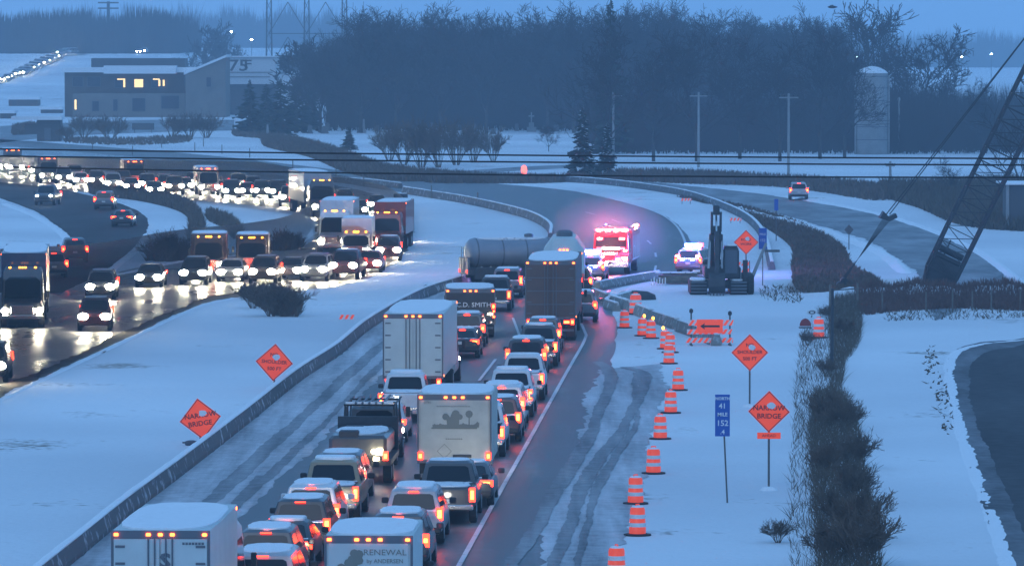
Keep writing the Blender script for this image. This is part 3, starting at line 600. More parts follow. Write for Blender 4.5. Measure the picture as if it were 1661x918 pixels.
for px0, px1, pyt, pyb, D, lb, sn in ((14, 62, 160, 172, 960, 'low dark shed with a snowy roof on the rise at the far left', 157.5), (66, 99, 176, 189, 880, 'small reddish shed with snowy roof left of the office', 173.5), (0, 22, 182, 193, 820, 'dark parked trailer shape at the left edge below the rise', 180)):
    r = empty('shed', (at((px0+px1)/2, pyb, D).x, D*Q, hgt(at(px0, pyb, D).x, D*Q))); tag(r, lb, 'building')
    z0 = r.location.z; f_ = lambda nm, m, p0, p1, t, bt, dd: MB().box(at(p0, bt, D).x-r.location.x, at(p1, bt, D).x-r.location.x, dd, 6, at(p0, bt, D).z-z0-.3, at(p0, t, D).z-z0).build(nm, m, r)
    f_('wall', M['brick'], px0, px1, pyt, pyb+2, 0); f_('roof_snow', M['snow'], px0-2, px1+2, sn, pyt, -.5); f_('door', M['dkwall'], px0+6, px0+12, pyt+4, pyb, -.15)
r = empty('roadside_board', (at(232, 212, 690).x, 690*Q, 0)); tag(r, 'dark blank roadside board on two posts in front of the office', 'sign')
part_box('board', M['dkwall'], r, 214, 250, 200, 211, 690, .25)
for px in (218, 246): part_box('post', M['post'], r, px-.6, px+.6, 211, 216.5, 690, .15)
r = empty('silo', (at(1414, 250, 560).x, 560*Q, 0)); tag(r, 'tall grey farm silo with snow on its broken dome', 'silo')
rw = 26/(F/560/Q)
MB().lathe([(rw, 0), (rw, 11.3), (rw*.97, 11.3)], 24).build('wall', M['silo'], r, smooth=40)
MB().lathe([(rw*1.01, 11.3), (rw*.8, 11.75), (rw*.4, 12.15), (.05, 12.3)], 20).build('dome', M['snow_thin'], r, smooth=60)
for z in (2, 3.8, 5.6, 7.4, 9.2, 10.8): MB().lathe([(rw*1.008, z), (rw*1.02, z+.05), (rw*1.008, z+.1)], 24).build('hoop', M['frame'], r)
for sx in (-1, 1): MB().tube((sx*rw*1.04, -.6, 0), (sx*rw*1.04, -.6, 11), .12, .12, 6).build('chute', M['silo'], r)
r = empty('silo', (at(1458, 250, 566).x, 566*Q, 0)); tag(r, 'thin pale vent pipe standing just right of the grey silo', 'pipe'); r.name = 'vent_pipe'
MB().tube((0, 0, 0), (0, 0, 7.5), .12, .12, 8).build('pipe', M['silo'], r); MB().lathe([(.2, 7.4), (.2, 7.7), (.05, 7.85)], 8).build('cap', M['silo'], r)
r = empty('shed', (at(1640, 385, 330).x, 335*Q, 0)); tag(r, 'dark shed at the right frame edge behind the boom', 'building')
part_box('wall', M['dkwall'], r, 1637, 1700, 300, 384, 335, 6); part_box('corner_board', M['silo'], r, 1632, 1637, 300, 384, 334.8, .3); part_box('roof_snow', M['snow'], r, 1628, 1702, 297, 300, 334.5, 7)
# pylons
def pylon(px, D, label):
    D *= Q; s = F/D; x = (px-W0/2)/s; r = empty('transmission_pylon', (x, D, 0)); tag(r, label, 'pylon')
    for sx in (-1, 0, 1):
        mb = MB(); bw = 10.8*sx
        for e in ((-1, -1), (1, -1), (-1, 1), (1, 1)): mb.tube((bw+e[0]*.9, e[1]*2, 0), (bw+e[0]*.35, e[1]*.8, 52), .22, .16, 4)
        z = 0
        while z < 50: mb.tube((bw-.8, -2, z), (bw+.8, -2, z+4), .07, .07, 3); mb.tube((bw+.8, -2, z), (bw-.8, -2, z+4), .07, .07, 3); z += 4
        mb.build('leg', M['steel'], r)
    mb = MB()
    for z in (8, 18, 28, 38): 
        for sx in (-1, 0):
            x0 = 10.8*sx; mb.tube((x0, 0, z), (x0+10.8, 0, z), .16, .16, 4); mb.tube((x0, 0, z), (x0+5.4, 0, z+9), .14, .14, 4); mb.tube((x0+10.8, 0, z), (x0+5.4, 0, z+9), .14, .14, 4)
    mb.build('bracing', M['steel'], r); MB().box(-19, 19, -.5, .5, 50, 51).build('crossarm', M['steel'], r)
pylon(498, 1150, 'hazy lattice transmission pylon above the dark roof, cut by the top of the frame')
r = empty('power_pole', (at(176, 90, 1400).x, 1400*Q, 0)); tag(r, 'faint tall power pole with two crossarms, left of the office', 'pole')
zt = at(176, 3, 1400).z
MB().tube((0, 0, 0), (0, 0, zt), .8, .55, 8).build('shaft', M['steel'], r)
for y in (5, 14): z = at(176, y, 1400).z; MB().box(-3.6, 3.6, -.25, .25, z-.25, z+.25).build('crossarm', M['steel'], r)
def upole(px, yt, yb, label, arm=1.1):
    P = G(px, yb); s = F/P.y; h = (yb-yt)/s; r = empty('utility_pole', P); tag(r, label, 'pole', 'utility poles along the field')
    MB().tube((0, 0, -.2), (0, 0, h), .17, .12, 8).build('shaft', M['silo'], r)
    MB().box(-arm, arm, -.07, .07, h-.55, h-.4).build('crossarm', M['silo'], r)
    for q in (-1, -.5, .5, 1):
        MB().tube((q*arm*.95, 0, h-.4), (q*arm*.95, 0, h-.2), .04, .05, 6).build('insulator', M['glass'], r)
upole(995, 150, 262, 'pale utility pole in front of the tall spruce'); upole(1133, 150, 272, 'pale utility pole, middle one of three before the wood'); upole(1279, 152, 290, 'pale utility pole nearest the white car on the exit ramp')
upole(1444, 262, 303, 'short utility pole behind the overhead cables, below the silo', .5)
for px, py, D, lb in ((163, 89, 1300, 'tiny lit lamp left of the faint power pole'), (273, 80, 1400, 'tiny lit lamp above the office roof'), (375, 52, 1500, 'brightest lamp high above the office, left of the pylon'), (408, 65, 1500, 'lower lamp just left of the pylon'), (1391, 93, 760, 'lit lamp seen just above the silo'), (1560, 93, 1500, 'left lamp over the far snowy field'), (1608, 88, 1600, 'right lamp over the far snowy field')):
    P = at(px, py, D); r = empty('street_lamp', (P.x, P.y, 0)); tag(r, lb, 'street lamp', 'far street lamps')
    MB().tube((0, 0, 0), (0, 0, P.z), .12, .08, 6).build('pole', M['steel'], r); MB().lathe([(.1, P.z-.25), (.5, P.z), (.1, P.z+.25)], 8).build('lamp', M['street'], r)
# cemetery
rng = random.Random(9)
for i, (px, py) in enumerate([(424, 216), (434, 212), (480, 214), (489, 212), (503, 217), (520, 215), (527, 217), (531, 213), (583, 216), (590, 210), (612, 214), (626, 211), (700, 214), (745, 212), (770, 216), (800, 218), (812, 214), (838, 213), (884, 216), (902, 214)]):
    P = G(px, py); h = rng.uniform(.9, 1.7); wd = rng.uniform(.35, .7); r = empty('gravestone', P, rng.uniform(-.3, .3)); tag(r, 'small dark gravestone in the snowy cemetery below the wood', 'gravestone', 'gravestones')
    MB().box(-wd, wd, -.2, .2, 0, .25).build('plinth', M['stone'], r); MB().quadstrip([[(x*wd*.8, y, z) for x, z in ((-1, .25), (1, .25), (1, h*.8), (.6, h), (-.6, h), (-1, h*.8))] for y in (-.12, .12)]).build('headstone', M['stone'], r)
for px, py, hh, lb in ((434, 222, 2.0, 'tall pale obelisk at the left of the cemetery'), (590, 216, 2.4, 'tall pale obelisk right of the rounded evergreen')):
    r = empty('obelisk', G(px, py)); tag(r, lb, 'monument'); MB().box(-.4, .4, -.4, .4, 0, .5).build('base', M['silo'], r); MB().quadstrip([[(-.22, -.22, .5), (.22, -.22, .5), (.22, .22, .5), (-.22, .22, .5)], [(-.14, -.14, hh), (.14, -.14, hh), (.14, .14, hh), (-.14, .14, hh)]]).build('shaft', M['silo'], r)
r = empty('statue', G(862, 214)); tag(r, 'pale cross monument on a stepped pedestal at the cemetery back', 'monument')
MB().box(-.8, .8, -.8, .8, 0, .8).build('pedestal', M['silo'], r); MB().box(-.45, .45, -.45, .45, .8, 1.6).build('plinth', M['silo'], r); mb = MB(); mb.box(-.12, .12, -.1, .1, 1.6, 3.4); mb.box(-.5, .5, -.1, .1, 2.6, 2.85); mb.build('cross', M['silo'], r)
# fences, posts
for i, px in enumerate((1431, 1502, 1545, 1577, 1608, 1655)):
    o = MB().tube((0, 0, -.1), (0, 0, 1.15), .05, .045, 6).build('fence_post', M['wood']); o.location = G(px, 507-(px-1431)*.02); tag(o, 'thin post of the wire fence below the red-brown brush', 'fence post', 'wire fence posts')
r = empty('gate', G(1347, 500)); tag(r, 'wooden field gate with one rail at the head of the hedge', 'gate')
MB().tube((0, 0, -.1), (0, 0, 1.4), .09, .08, 8).build('gate_post', M['wood'], r); e = G(1391, 498)-G(1347, 500)
MB().tube((e.x, e.y, -.1), (e.x, e.y, 1.4), .07, .06, 8).build('gate_post', M['wood'], r); MB().tube((0, 0, 1.05), (e.x, e.y, 1.1), .04, .04, 6).build('rail', M['wood'], r)
o = MB().tube((0, 0, -.1), (.03, 0, 3.9), .09, .07, 8).build('wooden_post', M['machine']); o.location = G(1349, 600); tag(o, 'tall dark post standing in the hedge right of the fallen work-zone signs', 'post')
# overhead cables with the poles that carry them outside the frame
for i, (y0, ym, y1, rr) in enumerate(((242, 252, 257.5, .014), (253.5, 263, 268, .014), (271, 284, 288, .014))):
    D = 60; A = at(0, y0, D); Bm = at(830, ym, D); Bb = at(1661, y1, D)
    pts = []
    for k in range(-30, 51):
        px = 830+(k-10)*166; u = (px-830)/830; yy = ym+(y1-y0)/2*u+((y0+y1)/2-ym)*u*u; 
        if abs(px-830) > 6000: continue
        pts.append(at(px, yy, D))
    mb = MB(); n = 6
    mb.quadstrip([[(p.x, p.y+rr*cos(2*pi*j/n), p.z+rr*sin(2*pi*j/n)) for j in range(n)] for p in pts])
    o = mb.build('overhead_cable', M['wire']); tag(o, '%s of the three dark cables strung across the whole view' % ('top', 'middle', 'lowest')[i], 'cable', 'overhead cables')
for sx, lb in ((-1, 'left'), (1, 'right')):
    P = Vector((sx*55, 60, 0)); r = empty('utility_pole', P); tag(r, 'pole carrying the three dark cables, outside the view on the %s' % lb, 'pole'); MB().tube((0, 0, -.2), (0, 0, 18.5), .2, .14, 8).build('shaft', M['wood'], r)
# ================================================================ VEHICLES  (local +Y is forward, root on the ground at the middle)
def loft_body(secs, name='body'):
    """secs: (y, zbottom, ztop, halfwidth) from tail to nose, with soft shoulders"""
    mb = MB(); rings = []
    for y, zb, zt, hw in secs:
        h = zt-zb
        half = [(hw*.86, zb), (hw*.97, zb+h*.18), (hw, zb+h*.45), (hw*.985, zb+h*.72), (hw*.93, zb+h*.93), (hw*.8, zt)]
        rings.append([(x, y, z) for x, z in half]+[(-x, y, z) for x, z in reversed(half)])
    return mb.quadstrip(rings)
def bil(c, u, v): return c[0].lerp(c[1], u).lerp(c[3].lerp(c[2], u), v)
def panel(c, u0, u1, v0, v1, off, nrm, th=.015, rnd=.12):
    """a pane lying on the quad c (bottom-left, bottom-right, top-right, top-left), corners clipped"""
    c = [Vector(p) for p in c]; n = Vector(nrm).normalized(); du = (u1-u0)*rnd; dv = (v1-v0)*rnd*1.4
    q = [(u0+du, v0), (u1-du, v0), (u1, v0+dv), (u1, v1-dv), (u1-du, v1), (u0+du, v1), (u0, v1-dv), (u0, v0+dv)]
    P = [bil(c, u, v)+n*off for u, v in q]; return MB().quadstrip([P, [p-n*th for p in P]])
def cabin(bot, top, hwb, hwt, z0, z1):
    """bot, top: (yrear, yfront). returns mesh builder and the four faces"""
    zm = z0+(z1-z0)*.9; rr = []
    def ring(y0, y1, hw, z, r): return [(-hw+r, y0, z), (hw-r, y0, z), (hw, y0+r, z), (hw, y1-r, z), (hw-r, y1, z), (-hw+r, y1, z), (-hw, y1-r, z), (-hw, y0+r, z)]
    mb = MB().quadstrip([ring(bot[0], bot[1], hwb, z0, .02), ring(top[0], top[1], hwt, zm, .05), ring(top[0]+.1, top[1]-.14, hwt-.1, z1, .1)])
    rear = [(-hwb, bot[0], z0), (hwb, bot[0], z0), (hwt, top[0], zm), (-hwt, top[0], zm)]
    front = [(hwb, bot[1], z0), (-hwb, bot[1], z0), (-hwt, top[1], zm), (hwt, top[1], zm)]
    right = [(hwb, bot[0], z0), (hwb, bot[1], z0), (hwt, top[1], zm), (hwt, top[0], zm)]
    left = [(-hwb, bot[1], z0), (-hwb, bot[0], z0), (-hwt, top[0], zm), (-hwt, top[1], zm)]
    return mb, rear, front, left, right
def nrm(c): 
    a, b, d = Vector(c[0]), Vector(c[1]), Vector(c[3]); return (b-a).cross(d-a).normalized()
def snow_slab(x0, x1, y0, y1, z, t, seed, ragged=.12):
    rg = random.Random(seed); n = 26; mb = MB(); out = []
    for i in range(n):
        a = 2*pi*i/n; cx, sy = cos(a), sin(a); k = (abs(cx)**4+abs(sy)**4)**-.25; j = 1-rg.random()*ragged
        out.append(((x0+x1)/2+(x1-x0)/2*cx*k*j, (y0+y1)/2+(y1-y0)/2*sy*k*j))
    cxm, cym = (x0+x1)/2, (y0+y1)/2
    mb.quadstrip([[(x, y, z-.01) for x, y in out], [(x, y, z+t*.6) for x, y in out], [(cxm+(x-cxm)*.93, cym+(y-cym)*.95, z+t) for x, y in out]]); return mb
def wheel(root, x, y, r=.36, wd=.24, sub=True):
    s = 1 if x > 0 else -1; mb = MB(); n = 18
    mb.quadstrip([[(xx, y+rr*cos(2*pi*i/n), r+rr*sin(2*pi*i/n)) for i in range(n)] for xx, rr in ((x-s*wd, r*.9), (x-s*wd*.85, r), (x-s*wd*.12, r), (x, r*.92), (x-s*.02, r*.66))])
    o = mb.build('wheel', M['rubber'], root)
    if sub:
        mb = MB(); mb.quadstrip([[(xx, y+rr*cos(2*pi*i/10), r+rr*sin(2*pi*i/10)) for i in range(10)] for xx, rr in ((x-s*.03, r*.64), (x+s*.004, r*.6), (x+s*.01, r*.2))]); mb.build('rim', M['rim'], o)
def lamp(root, name, x, y, z, w2, h2, m, core=None, cn=(0, -1), lens_t=.04, corew=.5, coreh=.45, rnd=False):
    """lens with a bulb behind its middle; cn = outward direction in y"""
    s = cn[1]
    if rnd:
        o = MB().quadstrip([[(x+w2*k*cos(2*pi*i/14), y+s*dy, z+h2*k*sin(2*pi*i/14)) for i in range(14)] for dy, k in ((0, 1), (lens_t*.6, .95), (lens_t, .6))]).build(name, m, root)
        return o
    o = MB().box(x-w2, x+w2, y-lens_t if s < 0 else y, y if s < 0 else y+lens_t, z-h2, z+h2, ch=min(.015, w2*.3, h2*.3)).build(name, m, root)
    if core:
        yy = y-lens_t-.012 if s < 0 else y+lens_t; MB().box(x-w2*corew, x+w2*corew, yy, yy+.012, z-h2*coreh, z+h2*coreh).build('bulb', core, o)
    return o
def car(kind, paintname, snow=1, seed=0, low=False, tl=None):
    pm = PAINTS[paintname]; root = empty(kind)
    K = dict(
      suv=dict(L=4.75, w=.95, secs=[(-2.38, .42, .95, .84), (-2.30, .36, 1.06, .92), (-1.3, .3, 1.10, .95), (.9, .3, 1.08, .95), (1.5, .3, 1.04, .93), (2.15, .32, .95, .88), (2.37, .42, .82, .78)], bot=(-2.26, 1.25), top=(-2.0, .45), hb=.88, ht=.7, z0=1.04, z1=1.74, wr=.37, tz=1.0, th=.2, tw=.11, hz=.8),
      van=dict(L=5.1, w=.98, secs=[(-2.55, .4, 1.0, .88), (-2.48, .34, 1.1, .96), (-1.3, .28, 1.12, .98), (1.2, .28, 1.08, .97), (1.9, .3, 1.0, .92), (2.3, .32, .92, .88), (2.54, .42, .8, .78)], bot=(-2.45, 1.8), top=(-2.25, .7), hb=.92, ht=.76, z0=1.04, z1=1.80, wr=.34, tz=1.1, th=.26, tw=.1, hz=.76),
      sedan=dict(L=4.7, w=.91, secs=[(-2.35, .42, .86, .82), (-2.26, .34, .98, .88), (-1.2, .26, .98, .91), (.9, .26, .95, .91), (1.5, .26, .9, .9), (2.1, .28, .8, .86), (2.34, .38, .68, .74)], bot=(-1.75, 1.15), top=(-.95, .25), hb=.83, ht=.64, z0=.92, z1=1.43, wr=.33, tz=.84, th=.11, tw=.22, hz=.66),
      pickup=dict(L=5.7, w=1.0, secs=[(-2.84, .55, 1.16, .92), (-2.78, .5, 1.22, .98), (-1.3, .44, 1.2, 1.0), (.9, .4, 1.2, 1.0), (1.5, .4, 1.18, .99), (2.6, .42, 1.1, .95), (2.84, .5, .95, .86)], bot=(-.75, 1.5), top=(-.6, .75), hb=.92, ht=.76, z0=1.16, z1=1.92, wr=.4, tz=1.0, th=.23, tw=.1, hz=.95))[kind]
    Ln = K['L']/2; hw = K['w']
    loft_body(K['secs']).build('body', pm, root, smooth=35)
    mb, rear, front, left, right = cabin(K['bot'], K['top'], K['hb'], K['ht'], K['z0'], K['z1']); cb = mb.build('cabin', pm, root, smooth=30)
    panel(front, .06, .94, .08, .93, .012, nrm(front)).build('windshield', M['glass'], root)
    panel(rear, .09, .91, .14 if kind != 'sedan' else .1, .88, .012, nrm(rear), rnd=.07).build('rear_window', M['glass'], root)
    for c in (left, right):
        for u0, u1 in ((.04, .47), (.52, .93)):
            panel(c, u0, u1, .1, .88, .012, nrm(c)).build('side_window', M['glass'], root)
    xx = hw-.1
    if not low:
        for sx in (-1, 1):
            MB().box(sx*(hw+.13)-.11, sx*(hw+.13)+.11, K['bot'][1]-.45, K['bot'][1]-.33, K['z0']+.02, K['z0']+.2, ch=.03).build('mirror', pm if seed % 2 else M['black'], root)
        MB().box(-hw*.92, hw*.92, -Ln-.07, -Ln+.1, .38 if kind != 'pickup' else .5, .58 if kind != 'pickup' else .68, ch=.04).build('bumper', M['chrome'] if kind == 'pickup' else M['black'], root)
        MB().box(-.16, .16, -Ln-.075 if kind != 'pickup' else -Ln-.03, -Ln, .72, .86).build('number_plate', M['plate'], root)
        if kind != 'pickup': lamp(root, 'high_brake_lamp', 0, K['top'][0]-.06, K['z1']-.07, .16, .02, M['tail'])
        MB().box(-hw*.9, hw*.9, Ln-.1, Ln+.06, .36, .55, ch=.04).build('front_bumper', M['black'], root)
        MB().box(-.45, .45, Ln-.08, Ln+.02, .6, .78, ch=.02).build('grille', M['black'], root)
    for sx in (-1, 1):
        if kind == 'sedan': lamp(root, 'tail_lamp', sx*(hw-.24), -Ln+.06, K['tz'], K['tw'], K['th'], M['tail'], M['tailhot'])
        else: lamp(root, 'tail_lamp', sx*(hw-.12), -Ln+.04, K['tz'], K['tw'], K['th'], M['tail'], M['tailhot'], coreh=.3 if seed % 2 else .6)
        lamp(root, 'headlamp', sx*K['secs'][-1][3]*.76, Ln-.08, K['hz'], .15 if not low else .29, .1 if not low else .2, M['head'] if not low else M['head_on'], cn=(0, 1), lens_t=.1, rnd=True)
        for y in (-Ln*.62, Ln*.62): wheel(root, sx*(hw-.02), y, K['wr'], sub=not low)
    if kind == 'pickup':
        MB().box(-.82, .82, -2.72, -.8, 1.205, 1.23).build('bed_cover', M['black'], root)
        if snow: snow_slab(-.8, .8, -2.7, -.85, 1.23, .05, seed+5).build('bed_snow', M['snow_thin'], root)
    if snow:
        snow_slab(-K['ht']+.07, K['ht']-.07, K['top'][0]+.08, K['top'][1]-.12, K['z1'], .035+.03*(seed % 3), seed).build('roof_snow', M['snow'], root)
        c = [Vector(p) for p in rear]; n = nrm(rear)
        if not low: MB().quadstrip([[bil(c, .06+.88*i/12, .1+.02*((i*7+seed) % 3))+n*.02, bil(c, .06+.88*i/12, .03)+n*.06, bil(c, .06+.88*i/12, .0)+n*.03] for i in range(13)], closed=False).build('sill_snow', M['snow'], root)
    return root
def cab_unit(root, y0, ln, w2, h, pm, hood=1.3, lamps=True):
    hm = M['head']
    """cab with hood, front at y0+ln"""
    c0, c1 = y0, y0+ln-hood
    mb, rear, front, left, right = cabin((c0, c1), (c0+.05, c1-.35), w2, w2*.92, 1.1, h); mb.build('cabin', pm, root, smooth=30)
    loft_body([(c0, .5, 1.15, w2), (c1, .5, 1.15, w2), (c1+.1, .5, 1.55 if hood > 1 else 1.2, w2*.97), (y0+ln-.15, .5, 1.4 if hood > 1 else 1.15, w2*.9), (y0+ln, .6, 1.15, w2*.82)]).build('hood', pm, root, smooth=35)
    panel(front, .06, .94, .12, .85, .012, nrm(front)).build('windshield', M['glass'], root)
    for c in (left, right): panel(c, .25, .92, .2, .85, .012, nrm(c)).build('side_window', M['glass'], root)
    MB().box(-w2*.55, w2*.55, y0+ln-.05, y0+ln+.03, .75, 1.25, ch=.02).build('grille', M['chrome'], root)
    MB().box(-w2, w2, y0+ln-.1, y0+ln+.12, .45, .72, ch=.05).build('front_bumper', M['chrome'], root)
    for sx in (-1, 1):
        lamp(root, 'headlamp', sx*(w2-.22), y0+ln-.02, .95, .2, .16, hm, cn=(0, 1), lens_t=.1, rnd=True)
        MB().box(sx*(w2+.22)-.08, sx*(w2+.22)+.08, c1-.3, c1-.2, 1.55, 1.95, ch=.02).build('mirror', M['black'], root)
    for x in (-.7, -.15, 0, .15, .7): lamp(root, 'roof_marker', x, c1-.5, h+.03, .06, .035, M['amber'], cn=(0, 1), lens_t=.06)
def box_body(root, y0, y1, w2, z0, z1, m, snow=1, seed=0, name='cargo_box', rails=True):
    b = MB().box(-w2, w2, y0, y1, z0, z1, ch=.03).build(name, m, root)
    if rails:
        mb = MB()
        for sx in (-1, 1): mb.box(sx*w2-.05 if sx > 0 else -w2-.012, w2+.012 if sx > 0 else -w2+.05, y0-.03, y0+.06, z0-.02, z1)
        mb.box(-w2+.05, w2-.05, y0-.028, y0+.02, z1-.2, z1-.002); mb.box(-w2+.05, w2-.05, y0-.028, y0+.02, z0, z0+.12); mb.build('rear_frame', M['frame'], root)
        for x in (-w2+.12, -.3, 0, .3, w2-.12): lamp(root, 'marker_lamp', x, y0-.03, z1-.1, .055, .035, M['marker'])
    if snow: snow_slab(-w2+.02, w2-.02, y0+.02, y1-.05, z1, .07, seed, .03).build('roof_snow', M['snow'], root)
    return b
def underride(root, y0, w2, z0, tz, tl_x=None):
    mb = MB(); mb.box(-w2+.1, w2-.1, y0+.02, y0+.12, .5, .62)
    for sx in (-1, 1): mb.box(sx*.5-.05, sx*.5+.05, y0+.04, y0+.12, .6, z0)
    mb.build('underride_bar', M['frame'], root)
    for sx in (-1, 1): MB().box(sx*(w2-.3)-.25, sx*(w2-.3)+.25, y0+.4, y0+.42, .2, z0).build('mud_flap', M['rubber'], root)
    for sx in (-1, 1): lamp(root, 'tail_lamp', sx*(tl_x or w2-.18), y0-.03, tz, .09, .14, M['tail'], M['tailhot'])
def doors(root, y, w2, z0, z1, m, hinges=True):
    for sx in (-1, 1):
        o = MB().box(min(sx*.025, sx*(w2-.06)), max(sx*.025, sx*(w2-.06)), y-.04, y, z0+.13, z1-.21).build('rear_door', m, root)
        if hinges:
            mb = MB()
            for k in range(5):
                z = z0+.3+(z1-z0-.7)*k/4; mb.box(sx*(w2-.22)-.12, sx*(w2-.22)+.12, y-.06, y-.04, z-.03, z+.03)
            mb.build('hinge', M['frame'], o)
            for dx in (.14, .3): MB().tube((sx*dx, y-.07, z0+.1), (sx*dx, y-.07, z1-.2), .022, .022, 6).build('lock_rod', M['frame'], o)
def semi(w2, h, ln, dm, pn, snow=1, seed=0, doorm=None, cabln=6.2):
    """box trailer with its tractor; trailer tail at -L/2"""
    L2 = (ln+cabln-.8)/2; root = empty('semi_truck'); y0 = -L2; root['half'] = L2
    box_body(root, y0, y0+ln, w2, 1.15, h, dm, snow, seed, 'trailer_box'); doors(root, y0-.012, w2, 1.15, h, doorm or dm); underride(root, y0, w2, 1.15, 1.0)
    for yy in (.9, 2.2, ln-2.6+0): 
        for sx in (-1, 1): wheel(root, sx*(w2-.03), y0+yy, .5, .5)
    cab_unit(root, y0+ln+.6, cabln-1.4, w2*.93, h-.7, PAINTS[pn], 1.8)
    MB().box(-.5, .5, y0+.5, y0+ln+2, .7, 1.12).build('chassis', M['black'], root)
    for sx in (-1, 1): wheel(root, sx*(w2-.05), y0+ln+cabln-1.9, .5, .35)
    for k, sx in enumerate((1, 1, -1)): lamp(root, 'side_marker', sx*(w2+.002) if k != 1 else w2+.002, y0+(.6 if k == 0 else ln-.3), h-.08 if k else 1.25, .02, .04, M['marker'])
    return root
def box_truck(w2, h, ln, dm, pn, snow=1, seed=0, z0=1.0, swing=False, tz=None, cabh=2.3, hood=1.0):
    L2 = (ln+2.3)/2; root = empty('box_truck'); y0 = -L2; root['half'] = L2
    box_body(root, y0, y0+ln, w2, z0, h, dm, snow, seed)
    if swing: doors(root, y0-.012, w2, z0, h, dm)
    else: MB().box(-w2+.1, w2-.1, y0-.03, y0, z0+.12, h-.2).build('rear_door', dm, root)
    underride(root, y0, w2, z0, tz or z0+.25, w2-.1)
    cab_unit(root, y0+ln, 2.3, min(w2, 1.05), min(cabh, h), PAINTS[pn], hood)
    MB().box(-.4, .4, y0+.1, y0+ln+1.5, .6, z0-.02).build('chassis', M['black'], root)
    for sx in (-1, 1):
        wheel(root, sx*(w2-.05), y0+1.6, .46, .45); wheel(root, sx*(min(w2, 1.05)-.02), y0+ln+1.5, .44, .28)
    return root
PC = {}
def proto_car(kind, pn, snow, seed, low):
    key = (kind, low, seed % 3 if not low else 0, snow)
    if key not in PC: PC[key] = car(kind, 'grey', snow, seed % 3 if not low else 0, low)
    c = copy_tree(PC[key])
    for ch in c.children:
        if ch.name.split('.')[0] in ('body', 'cabin', 'mirror') and ch.data.materials[0].name.startswith('car_paint'):
            ch.material_slots[0].link = 'OBJECT'; ch.material_slots[0].material = PAINTS[pn]
    return c
HALF = dict(suv=2.38, van=2.55, sedan=2.35, pickup=2.84)
NAMES = dict(suv='suv', van='minivan', sedan='sedan', pickup='pickup_truck')
CATS = dict(suv='SUV', van='minivan', sedan='car', pickup='pickup truck')
def put(root, px, py, head, half, near='rear'):
    """head: heading as a world vector; near end (rear or nose) stands at the pixel"""
    P = G(px, py); h = Vector((head.x, head.y, 0)).normalized()
    root.location = P+h*(half if near == 'rear' else -half); root.rotation_euler = (0, 0, math.atan2(-h.x, h.y)); return root
def yaw(deg): return Vector((sin(R(deg)), cos(R(deg)), 0))
NBH = Vector((341/F, 1, 0)).normalized()
GN = 'northbound vehicles queued on the highway'
seedc = 0
def nb(kind, px, py, pn, label, snow=1, head=None, s=None):
    global seedc; seedc += 1
    c = proto_car(kind, pn, snow, seedc, False); put(c, px, py, head or NBH, HALF[kind]); c.name = NAMES[kind]
    if s: c.scale = s
    return tag(c, label, CATS[kind], GN)
# --- right lane, near to far
nb('suv', 645, 931, 'charcoal', 'dark SUV just ahead of the white box truck at the bottom edge')
x = nb('suv', 670, 885, 'silver', 'pale silver SUV with snow lumps on its roof, in the right lane')
nb('pickup', 722, 852, 'charcoal', 'dark pickup close behind the cream box truck, on its left side')
nb('sedan', 757, 824, 'charcoal', 'dark sedan tucked between the cream box truck and the edge line')
nb('pickup', 776, 744, 'white', 'white pickup half hidden ahead of the cream box truck')
nb('suv', 806, 718, 'maroon', 'dark SUV with bright bar-shaped red tail lamps, ahead of the cream box truck')
nb('van', 813, 698, 'white', 'white crossover van between the dark SUV with bar-shaped lamps and a white pickup')
nb('pickup', 826, 679, 'white', 'nearer one of the two white pickups in the right lane')
nb('pickup', 846, 651, 'white', 'farther white pickup, right behind a black minivan')
nb('van', 853, 613, 'black', 'black minivan between the farther white pickup and a charcoal pickup')
nb('pickup', 871, 596, 'charcoal', 'charcoal pickup following the dark SUV behind the brown trailer')
nb('suv', 880, 573, 'charcoal', 'dark SUV directly behind the brown semi trailer')
nb('suv', 941, 524, 'grey', 'grey car peeping out right of the brown semi trailer')
nb('suv', 936, 482, 'black', 'farthest dark vehicle of the right lane, just short of the fire engine')
# --- left lane, near to far
nb('van', 425, 1006, 'silver', 'silver van at the bottom edge, right of the ribbed white trailer')
nb('suv', 430, 960, 'charcoal', 'dark SUV just ahead of the silver van at the bottom edge')
nb('sedan', 458, 930, 'black', 'black sedan between two dark SUVs low in the left lane')
nb('suv', 486, 904, 'black', 'black SUV right behind the small white SUV')
nb('suv', 503, 878, 'white', 'small white SUV with a snowy roof in the left lane')
nb('pickup', 533, 850, 'gold', 'tan pickup with lit warm bumper in the left lane')
nb('suv', 549, 820, 'charcoal', 'charcoal SUV ahead of the tan pickup')
nb('sedan', 622, 719, 'silver', 'pale snowy car between the white pickup and the ladder-rack truck')
nb('pickup', 652, 686, 'white', 'white pickup close behind the tall white semi trailer')
nb('sedan', 748, 582, 'black', 'small black car just beyond the tall white semi trailer')
nb('suv', 757, 564, 'charcoal', 'dark SUV behind the low black company truck')
nb('pickup', 801, 506, 'black', 'black pickup between the tanker and the low black company truck')
nb('van', 822, 484, 'grey', 'snow-topped van standing right below the tanker')

